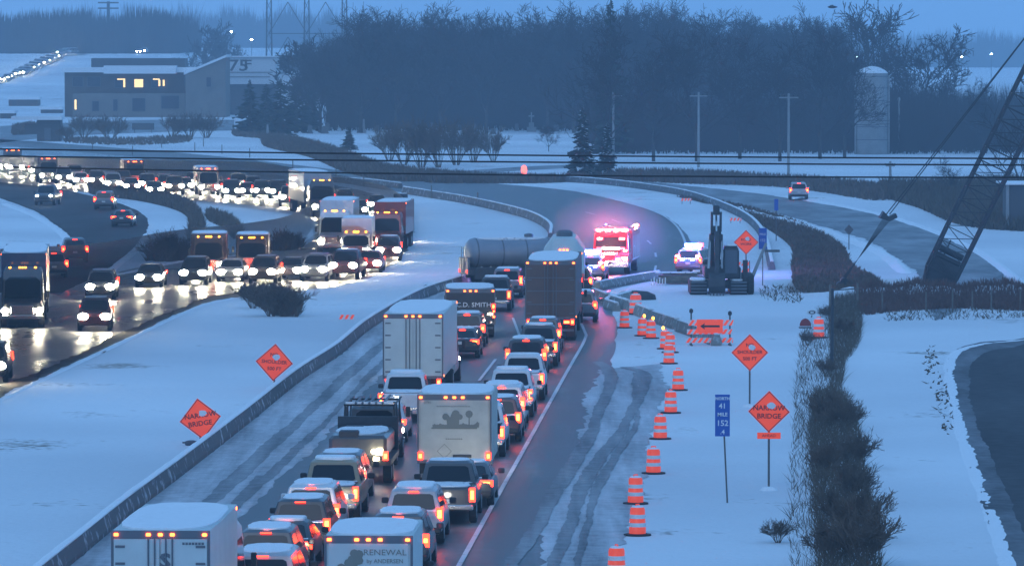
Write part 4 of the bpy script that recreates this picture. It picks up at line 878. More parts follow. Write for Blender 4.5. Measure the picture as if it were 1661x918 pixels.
# --- cream box truck with a picture on its door
t = box_truck(1.29, 3.4, 5.2, M['whitebox'], 'white', 1, 1, z0=1.0); put(t, 737, 797, NBH, t['half']); t.name = 'box_truck'
tag(t, 'cream box truck with a farm picture on its rear door', 'box truck', GN)
y = -t['half']-.035
dec = M['frame']; lg = mat('faded_print', (.20, .20, .17), .7)
mb = MB()
def flat(mb, pts, yy): mb.slab([(x, yy, z) for x, z in pts], (0, -.004, 0))
rg = random.Random(4)
for i in range(16):
    x = -.75+i*.1; h = .1+.12*rg.random()+(.28 if 4 < i < 9 else 0); flat(mb, [(x, 2.25), (x+.11, 2.25), (x+.13, 2.25+h*.7), (x+.06, 2.25+h), (x-.02, 2.25+h*.6)], y-.0005*i)
for cx, cz, rr in ((.52, 2.72, .13), (-.3, 2.62, .12), (.05, 2.72, .14), (.2, 2.62, .1)): flat(mb, [(cx+rr*cos(a*pi/5), cz+rr*sin(a*pi/5)) for a in range(10)], y-.009-abs(cx)*.001)
mb.box(.5, .54, y-.008, y, 2.3, 2.65); mb.box(-.8, .8, y-.02, y-.012, 2.2, 2.26)
mb.build('farm_picture', lg, t)
mb = MB()
for i in range(12): mb.box(-.62+i*.1, -.62+i*.1+.075, y-.004, y, 2.97, 3.0)
for i in range(8): mb.box(-.3+i*.075, -.3+i*.075+.055, y-.004, y, 1.83, 1.87)
mb.build('small_lettering', lg, t)
text('unit_number', '2781', .13, (-.93, y-.003, 3.12), lg, t)
mb = MB(); c0 = (-.35, 1.42)
for a in range(4):
    p = [(c0[0]+.26*cos(k*pi/2), c0[1]+.26*sin(k*pi/2)) for k in range(4)]; q = [(c0[0]+.235*cos(k*pi/2), c0[1]+.235*sin(k*pi/2)) for k in range(4)]
    b = (a+1) % 4; flat(mb, [p[a], p[b], q[b], q[a]], y)
mb.build('placard', lg, t); MB().box(-.05, .6, y-.06, y, 1.2, 1.3).build('door_latch', M['black'], t)
# --- white truck at the bottom edge
t = box_truck(1.12, 3.15, 4.6, M['whitebox2'], 'white', 1, 2, z0=.8, cabh=2.2); put(t, 598, 1068, NBH, t['half']); t.name = 'box_truck'
tag(t, 'white box truck at the bottom edge with a grey logo and RENEWAL lettering', 'box truck', GN); y = -t['half']-.035
text('lettering', 'RENEWAL', .21, (.42, y-.002, 2.72), lg, t, sx=1.15); text('lettering', 'by ANDERSEN', .15, (.42, y-.002, 2.5), lg, t); MB().box(.05, .8, y-.004, y, 2.33, 2.36).build('underline', lg, t)
mb = MB(); rg = random.Random(2)
for i in range(9): x = -.72+rg.random()*.5; z = 2.3+rg.random()*.4; flat(mb, [(x+.12*cos(a*pi/4), z+.11*sin(a*pi/4)) for a in range(8)], y-.001*i)
mb.build('logo', lg, t)
# --- ribbed white trailer, bottom left
t = semi(1.225, 3.55, 7.5, M['whitebox2'], 'white', 1, 3); put(t, 261, 1090, NBH, t['half']); t.name = 'semi_truck'
tag(t, 'white trailer with a dark S emblem on its door, cut by the bottom left edge', 'semi truck', GN); y = -t['half']-.06
text('emblem', 'S', .5, (.12, y-.01, 2.78), M['frame'], t, bold=.02, sx=1.15); mb = MB()
for i in range(6): mb.box(.0+i*.06, .045+i*.06, y-.004, y, 2.46, 2.5)
for i in range(7): mb.box(.55+i*.08, .61+i*.08, y-.004, y, 3.2, 3.26)
mb.build('small_lettering', M['frame'], t)
# --- tall white trailer
t = semi(1.30, 3.95, 12, M['whitebox2'], 'white', 1, 4); put(t, 670, 657, NBH, t['half']); t.name = 'semi_truck'
tag(t, 'tall white double-door semi trailer in the left lane', 'semi truck', GN)
# --- brown trailer
t = semi(1.33, 4.2, 12.5, M['brownbox'], 'maroon', 1, 5); put(t, 893, 553, yaw(2.2), t['half']); t.name = 'semi_truck'
tag(t, 'brown semi trailer with snowy roof, tallest vehicle near the crash', 'semi truck', GN); y = -t['half']-.06
for z in (1.9, 2.6, 3.3): MB().box(-1.2, 1.2, y-.03, y, z, z+.05).build('door_rib', M['frame'], t)
for sx in (-1, 1): lamp(t, 'tail_lamp', sx*.85, -t['half']-.03, 1.0, .16, .08, M['tail'], M['tailhot'], corew=.8)
# --- low black company truck
t = box_truck(1.32, 2.62, 6.4, mat('black_truck_panel', (.022, .024, .03), .45), 'black', 1, 6, z0=.75, tz=1.7, cabh=2.4); put(t, 763, 549, yaw(-1), t['half']); t.name = 'company_truck'
tag(t, 'low black company truck with white lettering, left lane behind the tanker', 'truck', GN); y = -t['half']-.035
text('lettering', 'C.D. SMITH', .34, (.18, y-.003, 1.78), M['sign_white'], t, sx=1.1)
for sx in (-1, 1):
    for z in (1.15, 1.45): lamp(t, 'tail_lamp', sx*1.24, y, z, .06, .06, M['tail'], M['tailhot'])
lamp(t, 'work_lamp', 1.05, y, 1.3, .12, .05, M['head2'])
# --- ladder-rack truck and dark flatbed with lit load
t = empty('utility_truck'); secs = [(-2.84, .5, 1.2, .98), (2.7, .5, 1.2, .98), (2.95, .55, 1.0, .86)]
tag(t, 'dark utility truck with a snow-lined ladder rack over its bed', 'utility truck', GN)
MB().box(-1.0, 1.0, -2.9, -.2, .85, 1.5, ch=.04).build('tool_body', PAINTS['charcoal'], t); cab_unit(t, -.1, 3.1, .95, 2.05, PAINTS['charcoal'], 1.2)
mb = MB()
for y in (-2.8, -1.4, .4): 
    for sx in (-1, 1): mb.tube((sx*.95, y, 1.4), (sx*.9, y, 2.3), .035, .035, 6)
    mb.tube((-.95, y, 2.3), (.95, y, 2.3), .04, .04, 6)
for sx in (-1, 1): mb.tube((sx*.9, -2.9, 2.3), (sx*.9, 1.6, 2.3), .04, .04, 6)
mb.build('ladder_rack', M['black'], t)
mb = MB(); [mb.tube((-.5+i*.25, -2.9, 2.38), (-.5+i*.25, 1.4, 2.38), .05, .05, 6) for i in range(5)]; mb.build('pipe', M['frame'], t)
mb = MB(); mb.box(-.88, .88, -2.86, -2.76, 2.34, 2.42); mb.box(-.95, .95, -2.9, -2.6, 1.5, 1.56); mb.build('snow', M['snow'], t)
panel([(-.95, -.13, 1.1), (.95, -.13, 1.1), (.87, -.1, 2.0), (-.87, -.1, 2.0)], .12, .88, .2, .9, .02, (0, -1, 0)).build('rear_window', M['glass'], t)
for sx in (-1, 1):
    lamp(t, 'tail_lamp', sx*.88, -2.91, 1.15, .08, .22, M['tail'], M['tailhot']); [wheel(t, sx*.97, y, .42, .3) for y in (-1.8, 1.9)]
lamp(t, 'work_lamp', .75, -2.92, 1.42, .09, .05, M['head2'])
MB().box(-.4, .4, -2.8, 2.5, .55, .85).build('chassis', M['black'], t); put(t, 599, 758, NBH, 2.95)
t = empty('flatbed_trailer'); tag(t, 'low dark load-carrying trailer with bright white work lights, behind the ladder-rack truck', 'trailer', GN)
MB().box(-1.12, 1.12, -2.6, 2.4, .7, .9).build('deck', M['black'], t); rg = random.Random(8)
for i in range(7):
    x0 = -1.0+rg.random()*1.2; y0 = -2.4+i*.6; MB().box(x0, x0+.7, y0, y0+.55, .91, 1.2+rg.random()*.75, ch=.04).build('cargo_case', M['machine'], t)
MB().box(-1.1, 1.1, 2.2, 2.35, .9, 2.1).build('headboard', M['machine'], t)
MB().box(-1.08, .98, -2.45, 2.1, .92, 1.75, ch=.12).build('cargo_cover', PAINTS['charcoal'], t); snow_slab(-1.0, .9, -2.4, 2.0, 1.75, .06, 4, .2).build('snow', M['snow_thin'], t)
for sx in (-1, 1): lamp(t, 'tail_lamp', sx*.95, -2.63, 1.05, .1, .16, M['tail'], M['tailhot']); wheel(t, sx*1.1, -.6, .38, .3); wheel(t, sx*1.1, -1.5, .38, .3)
for x, z in ((.55, 1.2), (.62, .95), (.75, 1.25)): lamp(t, 'work_lamp', x, -2.66, z, .1, .06, M['head2'])
MB().box(-.06, .06, 2.4, 3.2, .6, .7).build('drawbar', M['black'], t); put(t, 582, 787, NBH, 2.65)
# --- grey bulk truck ahead of the brown trailer
t = empty('bulk_truck'); tag(t, 'pale sloping-backed bulk truck just beyond the brown trailer', 'truck', GN)
mb = MB().quadstrip([[(-1.25, y, z0), (1.25, y, z0), (1.25, y, z1*.8), (.7, y, z1), (-.7, y, z1), (-1.25, y, z1*.8)] for y, z0, z1 in ((-4.6, 1.6, 2.2), (-3.4, 1.1, 3.7), (1, 1.1, 3.8), (1.6, 1.3, 3.3))]); mb.build('hopper', M['whitebox2'], t)
MB().lathe([(.5, 3.7), (.5, 4.0), (.35, 4.12), (.02, 4.15)], 12, 0, -1.2).build('hatch', M['frame'], t)
for x in (-.22, 0, .22): lamp(t, 'marker_lamp', x, -3.97, 3.0, .06, .05, M['marker'])
for sx in (-1, 1): 
    lamp(t, 'tail_lamp', sx*1.05, -4.62, 1.2, .1, .12, M['tail'], M['tailhot']); [wheel(t, sx*1.2, y, .5, .4) for y in (-3, -1.8, 3.2)]
MB().box(-1.2, 1.2, -4.6, 2.4, .75, 1.1).build('chassis', M['black'], t); cab_unit(t, 1.8, 2.4, 1.1, 2.5, PAINTS['charcoal'], .8); put(t, 914, 486, yaw(1.5), 4.6)
# --- tanker lying across the lanes
t = empty('tanker_truck'); tag(t, 'grey tanker stopped crosswise over the lanes at the crash', 'tanker truck')
n = 20; mb = MB(); zc = 2.2; a_, b_ = 1.15, .98
mb.quadstrip([[(a_*k*cos(2*pi*i/n), y, zc+b_*k*sin(2*pi*i/n)) for i in range(n)] for y, k in ((-3.9, .35), (-3.8, .75), (-3.6, .95), (-3.4, 1), (2.0, 1), (2.2, .95), (2.4, .7))]); mb.build('tank', M['tank'], t, smooth=40)
snow_slab(-.55, .55, -3.2, 1.8, zc+b_-.12, .15, 3, .05).build('tank_snow', M['snow_thin'], t)
for y in (-3.3, -1.5, .2, 1.9): MB().quadstrip([[(a_*1.012*cos(2*pi*i/n), yy, zc+b_*1.012*sin(2*pi*i/n)) for i in range(n)] for yy in (y-.05, y+.05)]).build('tank_band', M['frame'], t)
MB().lathe([(.32, zc+b_-.05), (.32, zc+b_+.22), (.1, zc+b_+.28)], 12, 0, .6).build('hatch', M['frame'], t)
mb = MB(); mb.box(-1.1, 1.1, -4.1, -3.95, .8, 1.9); [mb.tube((x, -4.15, .6), (x, -4.15, 2.6), .03, .03, 5) for x in (-.3, .3)]; [mb.tube((-.3, -4.15, .7+.3*k), (.3, -4.15, .7+.3*k), .02, .02, 4) for k in range(7)]; mb.build('rear_ladder', M['frame'], t)
MB().box(-1.1, 1.1, -4.0, 3.6, .75, 1.2).build('chassis', M['machine'], t)
mb = MB(); mb.box(1.05, 1.2, -3.6, 2.0, .5, 1.25); mb.box(-1.2, -1.05, -3.6, 2.0, .5, 1.25); mb.build('side_skirt', M['machine'], t)
for i in range(8): MB().box(1.17, 1.21, -3.2+i*.65, -3.08+i*.65, 1.28, 1.34).build('reflector', M['plate'], t)
for sx in (-1, 1):
    [wheel(t, sx*1.18, y, .5, .4) for y in (-2.8, -1.6, 3.7)]; lamp(t, 'tail_lamp', sx*.95, -4.12, 1.0, .08, .1, M['tail'])
cab_unit(t, 2.5, 2.2, 1.15, 2.7, PAINTS['charcoal'], .9); h = yaw(74); put(t, 757, 464, h, 3.6); t.scale = (.95, .93, .97)
# --- emergency vehicles
def beacon(root, x, y, z, red, w2=.28, hot=True):
    o = MB().box(x-w2, x+w2, y-.12, y+.12, z, z+.16, ch=.03).build('beacon', M['red_beacon' if red else 'blue_beacon'], root)
    if hot: MB().box(x-w2*.6, x+w2*.6, y-.128, y+.128, z+.04, z+.13).build('beacon_core', M['red_hot' if red else 'blue_hot'], o)
t = empty('fire_engine'); tag(t, 'red fire engine with a blazing red light bar, parked beyond the queue', 'fire engine')
MB().box(-1.25, 1.25, -4.6, 1.8, .8, 2.9, ch=.05).build('body', M['firered'], t)
mb, rear, front, left, right = cabin((1.9, 4.4), (1.95, 4.15), 1.22, 1.15, 1.3, 2.85); mb.build('cabin', M['firered'], t, smooth=30); loft_body([(1.9, .55, 1.35, 1.22), (4.45, .55, 1.35, 1.2)]).build('cab_base', M['firered'], t)
panel(front, .06, .94, .08, .9, .012, nrm(front)).build('windshield', M['glass'], t)
for c in (left, right): [panel(c, u, u+.38, .1, .88, .012, nrm(c)).build('side_window', M['glass'], t) for u in (.08, .54)]
for i in range(4):
    for sx in (-1, 1): MB().box(sx*1.25-.012, sx*1.25+.012, -4.3+i*1.5, -3.0+i*1.5, 1.0, 2.5).build('roller_shutter', M['chrome'], t)
MB().box(-1.24, 1.24, 4.4, 4.75, .5, .95, ch=.04).build('bumper', M['chrome'], t); MB().box(-.9, .9, -4.3, 1.4, 2.95, 3.15, ch=.04).build('ladder', M['frame'], t)
mb = MB(); [mb.box(sx*1.254-.006, sx*1.254+.006, -4.6, 1.8, .86, .98) for sx in (-1, 1)]; mb.build('stripe', M['plate'], t)
for x in (-.85, -.3, .3, .85): beacon(t, x, 3.4, 2.9, True, .3)
for x in (-1.0, 1.0): beacon(t, x, 4.5, 1.55, True, .14); lamp(t, 'headlamp', x*.95, 4.46, 1.1, .14, .1, M['head'], cn=(0, 1))
beacon(t, -1.0, -4.5, 2.95, True, .2); beacon(t, 1.0, -4.5, 2.95, False, .2); beacon(t, 0, 4.55, 1.7, True, .95); beacon(t, -.75, 4.4, 2.35, True, .22); beacon(t, .75, 4.4, 2.35, True, .22); beacon(t, .9, 4.6, 1.1, False, .2); beacon(t, .1, 4.6, 1.35, True, .6); beacon(t, -.5, 4.75, .98, False, .16); beacon(t, .6, 4.75, .98, True, .22)  # extra front beacons added, large and clustered, to imitate the glare
for sx in (-1, 1): [wheel(t, sx*1.22, y, .52, .4) for y in (-2.6, 3.1)]; lamp(t, 'tail_lamp', sx*1.05, -4.62, 1.2, .1, .14, M['tail'])
put(t, 990, 446, -yaw(6), 4.75, 'nose')
def police(px, py, head, label, near='rear', pn='grey'):
    c = proto_car('suv', pn, 1, 1, False); c.name = 'police_suv'; tag(c, label, 'police car'); put(c, px, py, head, 2.38, near)
    b = MB().box(-.62, .62, -.95, -.65, 1.74, 1.84, ch=.02).build('light_bar', M['black'], c)
    for x, rd in ((-.45, False), (-.12, False), (.2, False), (.48, True)):
        o = MB().box(x-.16, x+.16, -.98, -.62, 1.845, 2.1, ch=.03).build('beacon', M['red_beacon' if rd else 'blue_beacon'], b); MB().box(x-.1, x+.1, -.99, -.61, 1.9, 2.03).build('beacon_core', M['red_hot' if rd else 'blue_hot'], o)
    MB().box(-.96, -.952, -1.3, 1.2, .7, .86).build('door_stripe', M['sign_blue'], c); MB().box(.952, .96, -1.3, 1.2, .7, .86).build('door_stripe', M['sign_blue'], c)
    for x, rd in ((-.7, True), (.7, True), (-.35, False), (.35, False)): beacon(c, x, -2.44, 1.2 if rd else .95, rd, .14)
    return c
police(1116, 446, yaw(16), 'police SUV with red and blue roof lights, left of the excavator')
police(957, 458, yaw(5), 'police SUV with blue roof lights at the left flank of the fire engine')
def glow(name, px, py, z, c, e, r=.5, parent=None, size=1):
    ld = bpy.data.lights.new(name, 'POINT'); ld.energy = e; ld.color = c; ld.shadow_soft_size = r; o = bpy.data.objects.new(name, ld); col.objects.link(o); P = G(px, py); o.location = (P.x, P.y, z); return o
glow('beacon_light', 984, 446, 3.9, (1, .05, .07), 700); glow('beacon_light', 1003, 449, 2.2, (1, .10, .30), 260)
glow('beacon_light', 957, 458, 2.8, (.12, .2, 1), 500); glow('beacon_light', 1117, 446, 3.0, (.12, .22, 1), 1300)

# --- oncoming queue
SBC = [G(*p) for p in [(-160, 610), (-60, 585), (100, 520), (240, 482), (370, 460), (480, 450), (560, 440), (608, 418), (622, 388), (600, 357), (540, 335), (450, 320), (330, 311), (200, 303), (90, 294), (0, 282), (-80, 274)]]
SBC = spline(SBC, 200)
def sbdir(P):
    i = min(range(1, 199), key=lambda k: (SBC[k]-P).length); d = SBC[i-1]-SBC[i+1]; return d.normalized()
def sb(kind, px, py, pn, label, group='oncoming cars with headlights on', low=True, snow=1, mix=.75):
    c = proto_car(kind, pn, snow, 0, low); P = G(px, py); d = sbdir(P).lerp(-P.normalized(), mix).normalized()
    put(c, px, py, d, HALF[kind], 'nose'); c.name = NAMES[kind]; return tag(c, label, CATS[kind], group)
sb('suv', 153, 538, 'maroon', 'dark SUV with twin pairs of headlights, nearest in the oncoming lane at the left')
sb('suv', -22, 622, 'charcoal', 'oncoming car cut by the left edge, low on the wet road')
for a in ((162, 487, 'suv', 'grey', 'oncoming grey SUV just above the nearest dark one'), (241, 467, 'sedan', 'charcoal', 'oncoming dark sedan, third from the left end of the near queue'),
          (313, 463, 'suv', 'black', 'oncoming black SUV left of the amber-lit dump truck'), (372, 458, 'sedan', 'silver', 'oncoming silver sedan below the amber-lit dump truck'),
          (425, 461, 'suv', 'brown', 'oncoming brown SUV over the median shrubs'), (468, 455, 'sedan', 'grey', 'oncoming grey sedan right of the brown SUV'),
          (508, 457, 'suv', 'silver', 'oncoming silver SUV left of the white truck group'), (556, 454, 'pickup', 'maroon', 'oncoming maroon pickup at the turn of the queue'),
          (598, 443, 'sedan', 'red', 'oncoming red sedan in front of the white box truck'), (630, 424, 'suv', 'maroon', 'oncoming maroon SUV at the outermost point of the bend'),
          (650, 392, 'sedan', 'grey', 'grey car at the outer edge of the bend beside the red truck'), (582, 352, 'sedan', 'black', 'dark car left of the red truck top'), (560, 338, 'suv', 'grey', 'grey car right behind the big semi'),
          (612, 343, 'sedan', 'charcoal', 'dark snow-topped car beyond the red truck')):
    sb(a[2], a[0], a[1], a[3], a[4])
# second rank
kinds = ['suv', 'sedan', 'van', 'pickup', 'sedan', 'suv']; cols = ['grey', 'black', 'silver', 'white', 'charcoal', 'brown', 'maroon']
rg = random.Random(12); k = 0
UP = [(470, 336, 1), (452, 323, 0), (478, 321, 0), (425, 322, 0), (402, 320, 0), (440, 317, 0), (412, 314, 0), (376, 322, 1), (388, 311, 0), (301, 311, 0), (284, 317, 0), (270, 312, 0), (252, 318, 0), (240, 310, 0), (226, 304, 0), (214, 312, 0),
      (200, 306, 0), (184, 309, 0), (172, 302, 0), (158, 304, 0), (148, 298, 0), (132, 302, 0), (122, 296, 0), (104, 299, 0), (92, 292, 0), (80, 295, 0), (60, 288, 0), (44, 284, 0), (26, 285, 0), (10, 279, 0), (-6, 280, 0), (340, 311, 0), (358, 316, 0), (318, 307, 0), (-24, 274, 0)]
ORD = 'first second third fourth fifth sixth seventh eighth ninth tenth eleventh twelfth thirteenth fourteenth fifteenth sixteenth seventeenth eighteenth nineteenth twentieth'.split()
UP.sort()
CNT = {}
for px, py, q in UP:
    kd = kinds[k % 6]; k += 1
    cn_ = rg.choice(cols); nmk = {'suv': 'SUV', 'sedan': 'sedan', 'van': 'minivan', 'pickup': 'pickup'}[kd]; key = (cn_, kd); CNT[key] = CNT.get(key, 0)+1; tot = 0
    sb(kd, px, py, cn_, 'far oncoming %s %s, %s such one from the left in the back row' % (cn_, nmk, ORD[CNT[key]-1]), 'far oncoming '+nmk+'s', mix=.9)
def lit(t):
    for ch in t.children:
        if ch.name.startswith('headlamp'):
            ch.material_slots[0].link = 'OBJECT'; ch.material_slots[0].material = M['head_on']
def sbt(fn, px, py, label, name, cat, d=None, group='oncoming trucks'):
    t = fn; t.name = name; P = G(px, py); dd = d or sbdir(P).lerp(-P.normalized(), .75).normalized(); put(t, px, py, dd, t['half'], 'nose'); lit(t); return tag(t, label, cat, group)
sbt(semi(1.25, 3.9, 12, PAINTS['silver'], 'charcoal', 1, 7), 527, 352, 'big dark semi with amber roof lamps and pale trailer side in the far bend', 'semi_truck', 'semi truck', Vector((.16, -1, 0)))
sbt(semi(1.25, 3.8, 9, PAINTS['white'], 'white', 1, 8), 540, 412, 'white semi cab left of the white box truck', 'semi_truck', 'semi truck', Vector((-.02, -1, 0)))
sbt(box_truck(1.08, 3.15, 5, PAINTS['white'], 'white', 1, 9, cabh=2.2), 576, 428, 'white box truck with red roof markers, front of the truck group', 'box_truck', 'box truck', Vector((-.02, -1, 0)))
sbt(semi(1.2, 3.6, 9, PAINTS['red'], 'red', 1, 10), 624, 410, 'red-topped truck at the right of the oncoming truck group', 'semi_truck', 'semi truck', Vector((-.05, -1, 0)))
t = semi(1.25, 3.9, 13, PAINTS['navy'], 'charcoal', 1, 11); sbt(t, 36, 532, 'large dark semi with an amber roof light, at the left edge', 'semi_truck', 'semi truck', Vector((.075, -1, 0)))
sbt(box_truck(1.2, 2.9, 5, PAINTS['brown'], 'brown', 1, 12, cabh=2.7), 338, 452, 'dark dump truck crowned with rows of amber lamps', 'dump_truck', 'dump truck', Vector((.04, -1, 0)))
sbt(box_truck(1.1, 2.7, 5, PAINTS['brown'], 'brown', 1, 13, cabh=2.5), 408, 448, 'brown truck right of the amber-lit dump truck', 'box_truck', 'box truck', Vector((.03, -1, 0)))
for px, py, pn, lb in ((22, 282, 'charcoal', 'far dark truck with red roof markers at the left edge'), (80, 298, 'grey', 'far grey truck, second from left, with red roof markers'), (221, 304, 'brown', 'far truck with five small roof markers over the headlights'), (340, 318, 'silver', 'far silver truck with bright red roof markers')):
    t = box_truck(1.1, 2.9, 5, PAINTS[pn], pn, 1, 14, cabh=2.7); sbt(t, px, py, lb, 'box_truck', 'box truck')
    for ch in t.children:
        if ch.name.startswith('roof_marker'): ch.data.materials[0] = M['marker']
# ramp cars
rp = 'cars on the left entrance ramp'
def ramp(kind, px, py, pn, dx, label, nose=False, group=rp):
    c = proto_car(kind, pn, 0, 1, False); put(c, px, py, Vector((dx, -1 if nose else 1, 0)), HALF[kind], 'nose' if nose else 'rear'); c.name = NAMES[kind]; return tag(c, label, CATS[kind], group)
ramp('suv', 168, 341, 'grey', .0, 'grey SUV driving away on the entrance ramp, farther of two with lit tail lamps'); ramp('sedan', 197, 369, 'charcoal', .02, 'dark car driving away on the entrance ramp, nearer of two with lit tail lamps')
ramp('pickup', 71, 334, 'charcoal', -.05, 'dark pickup coming down the entrance ramp with headlights on', True)
ramp('suv', 122, 427, 'charcoal', -.12, 'dark car behind the large dark semi, showing one red lamp'); ramp('suv', 88, 452, 'grey', -.15, 'grey car beside the cab of the large dark semi, showing one red lamp')
c = ramp('suv', 1296, 325, 'silver', .02, 'pale snow-dusted car with red tail lamps on the exit ramp at the right', group='cars on the exit ramp')
# far highway lights
k = 0
for a, b, D0, D1, n in (((6, 134), (24, 127), 1095, 1120, 4), ((24, 127), (82, 99.5), 1122, 1210, 15), ((38, 124), (94, 99.5), 1126, 1212, 15), ((31, 124), (88, 99.5), 1130, 1216, 14), ((97, 93), (136, 87), 1235, 1330, 14), ((226, 89), (234, 88), 1258, 1270, 2)):
    for i in range(n):
        u = i/max(1, n-1); px = a[0]+(b[0]-a[0])*u+rg.uniform(-1, 1); D = D0+(D1-D0)*u; P = at(px, a[1]+(b[1]-a[1])*u, D)
        c = proto_car('suv' if k % 2 else 'sedan', cols[k % 7], 1, 0, True); c.location = (P.x, P.y, hgt(P.x, P.y)+.25); c.rotation_euler = (0, 0, pi-.12); c.name = 'distant_car'; k += 1
        [bpy.data.objects.remove(o_) for ch in list(c.children) if ch.name.startswith('tail_lamp') for o_ in list(ch.children)+[ch]]
        tag(c, 'distant car seen only as a headlight in the far string of lights', 'car', 'distant headlights at the upper left')
# ================================================================ SIGNS AND WORK ZONE
HAZE = 0.00033
def diamond(px, pyc, half_px, pyb, label, lines, tilt=0, plaque=None, stand=False, yawd=0, pxb=None):
    P = G(pxb or px, pyb); s = F/P.y; hd = half_px/s; zc = CH+(HOR-pyc)/s; r = empty('warning_sign', P, R(yawd)); tag(r, label, 'road sign')
    dx = (px-(pxb or px))/s
    def dm(k, y, th): return MB().quadstrip([[(dx+hd*k*sin(R(tilt)+q*pi/2), y, zc+hd*k*cos(R(tilt)+q*pi/2)) for q in range(4)], [(dx+hd*k*sin(R(tilt)+q*pi/2), y+th, zc+hd*k*cos(R(tilt)+q*pi/2)) for q in range(4)]])
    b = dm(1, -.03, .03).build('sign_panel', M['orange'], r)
    mb = MB()
    for q in range(4):
        a0 = R(tilt)+q*pi/2; a1 = a0+pi/2; p = [(dx+hd*k*sin(a), -.036, zc+hd*k*cos(a)) for k, a in ((.97, a0), (.97, a1), (.92, a1), (.92, a0))]; mb.slab(p, (0, .005, 0))
    mb.build('border', M['sign_black'], b)
    MB().tube((0, .02, -.1), (dx, .02, zc-hd*.2), .04, .04, 6).build('post', M['post'], r)
    for i, (tx, sz, dz) in enumerate(lines):
        o = text('lettering', tx, sz*hd, (dx, -.037, zc+dz*hd), M['sign_black'], b, bold=.004); o.rotation_euler = (pi/2, R(tilt), 0)
    if plaque:
        o = MB().box(dx-hd*.56, dx+hd*.56, -.04, -.01, zc-hd*1.3, zc-hd*1.0).build('plaque', M['orange'], r); text('lettering', plaque, hd*.2, (dx, -.045, zc-hd*1.15), M['sign_black'], o)
    if stand:
        mb = MB()
        for x in (-.35, .3): mb.quadstrip([[(x+.28*cos(a)*k, .25*sin(a)*k, z) for a in [j*pi/4 for j in range(8)]] for z, k in ((0, .8), (.09, 1), (.17, .8), (.2, .3))])
        mb.build('sandbag', M['sand'], r); MB().box(-.7, .7, -.03, .03, .08, .14).build('stand', M['post'], r)
    else: MB().lathe([(.35, -.02), (.22, .1), (.05, .14)], 8).build('snow_heap', M['snow'], r)
    # wet snow stuck to the sheeting
    rgx = random.Random(int(px)); p = [(dx+hd*(.12+.2*(.8+.4*rgx.random())*cos(a*pi/5)), -.045, zc+hd*(.28+.16*(.8+.4*rgx.random())*sin(a*pi/5))) for a in range(10)]
    MB().slab(p, (0, .012, 0)).build('stuck_snow', M['snow_thin'], r)
    return r
NOSH = [('NO', .27, .4), ('SHOULDER', .27, .02), ('500 FT', .27, -.34)]; NBR_ = [('NARROW', .34, .17), ('BRIDGE', .34, -.22)]
diamond(1216, 572, 30, 660, 'orange NO SHOULDER diamond on the right, above and left of the narrow-bridge sign', NOSH)
diamond(1247, 668, 34, 795, 'orange NARROW BRIDGE diamond with an AHEAD plaque, right side of the snow', NBR_, plaque='AHEAD', tilt=1)
diamond(1210, 393, 20, 464, 'small far orange diamond standing by the excavator cab', [('ROAD', .3, .2), ('WORK', .3, -.15)])
diamond(445, 588, 30.5, 633, 'orange diamond in the median, upper one of two left of the long barrier', NOSH, tilt=4)
diamond(325, 680, 34, 722, 'leaning orange diamond on sandbags in the median, nearer of two left of the long barrier', NBR_, tilt=-8, stand=True)
# mile marker
P = G(1180, 815); s = F/P.y; r = empty('mile_marker', P); tag(r, 'tall narrow blue mile marker reading 41 and 152 on a thin post', 'road sign')
z0 = CH+(HOR-708)/s; z1 = CH+(HOR-640)/s; w2 = 12/s; dx = (1171.5-1180)/s
MB().tube((0, 0, -.1), (dx, 0, z1-.1), .03, .03, 6).build('post', M['post'], r); b = MB().box(dx-w2, dx+w2, -.06, -.035, z0, z1).build('sign_panel', M['sign_blue'], r)
for tx, sz, f in (('NORTH', .14, .9), ('41', .25, .72), ('MILE', .17, .52), ('152', .27, .31), ('.4', .22, .1)): text('lettering', tx, sz, (dx, -.065, z0+(z1-z0)*f), M['sign_white'], b, bold=.004)
P = G(1237, 463); s = F/P.y; r = empty('mile_marker', P); tag(r, 'small far blue marker sign beside the small orange diamond', 'road sign')
MB().tube((0, 0, -.1), (0, 0, CH+(HOR-375)/s), .035, .035, 6).build('post', M['post'], r); b = MB().box(-6.5/s, 6.5/s, -.06, -.035, CH+(HOR-404)/s, CH+(HOR-370)/s).build('sign_panel', M['sign_blue'], r); text('lettering', 'MILE', .2, (0, -.065, CH+(HOR-380)/s), M['sign_white'], b)
text('lettering', '152', .24, (0, -.065, CH+(HOR-390)/s), M['sign_white'], b); MB().box(.15, 1.1, -.03, .03, CH+(HOR-409)/s, CH+(HOR-405)/s).build('bracket', M['post'], r)
P = G(1260, 380); r = empty('marker_post', G(1259, 391)); tag(r, 'faint blue marker post in the brown ditch', 'post'); MB().tube((0, 0, 0), (0, 0, 3.3), .04, .04, 6).build('post', M['post'], r); MB().box(-.16, .16, -.05, -.03, 2.4, 3.3).build('sign_panel', M['sign_blue'], r)
P = G(1377, 405); r = empty('road_sign', P); tag(r, 'grey back of a sign beside the exit ramp, above the crane rope block', 'road sign'); MB().tube((0, 0, 0), (0, 0, 1.9), .04, .04, 6).build('post', M['post'], r); MB().slab([(0, 0, 1.9), (.35, 0, 1.5), (0, 0, 1.1), (-.35, 0, 1.5)], (0, .03, 0)).build('sign_panel', M['post'], r)
r = empty('road_sign', G(60, 460)); 
bpy.data.objects.remove(r)
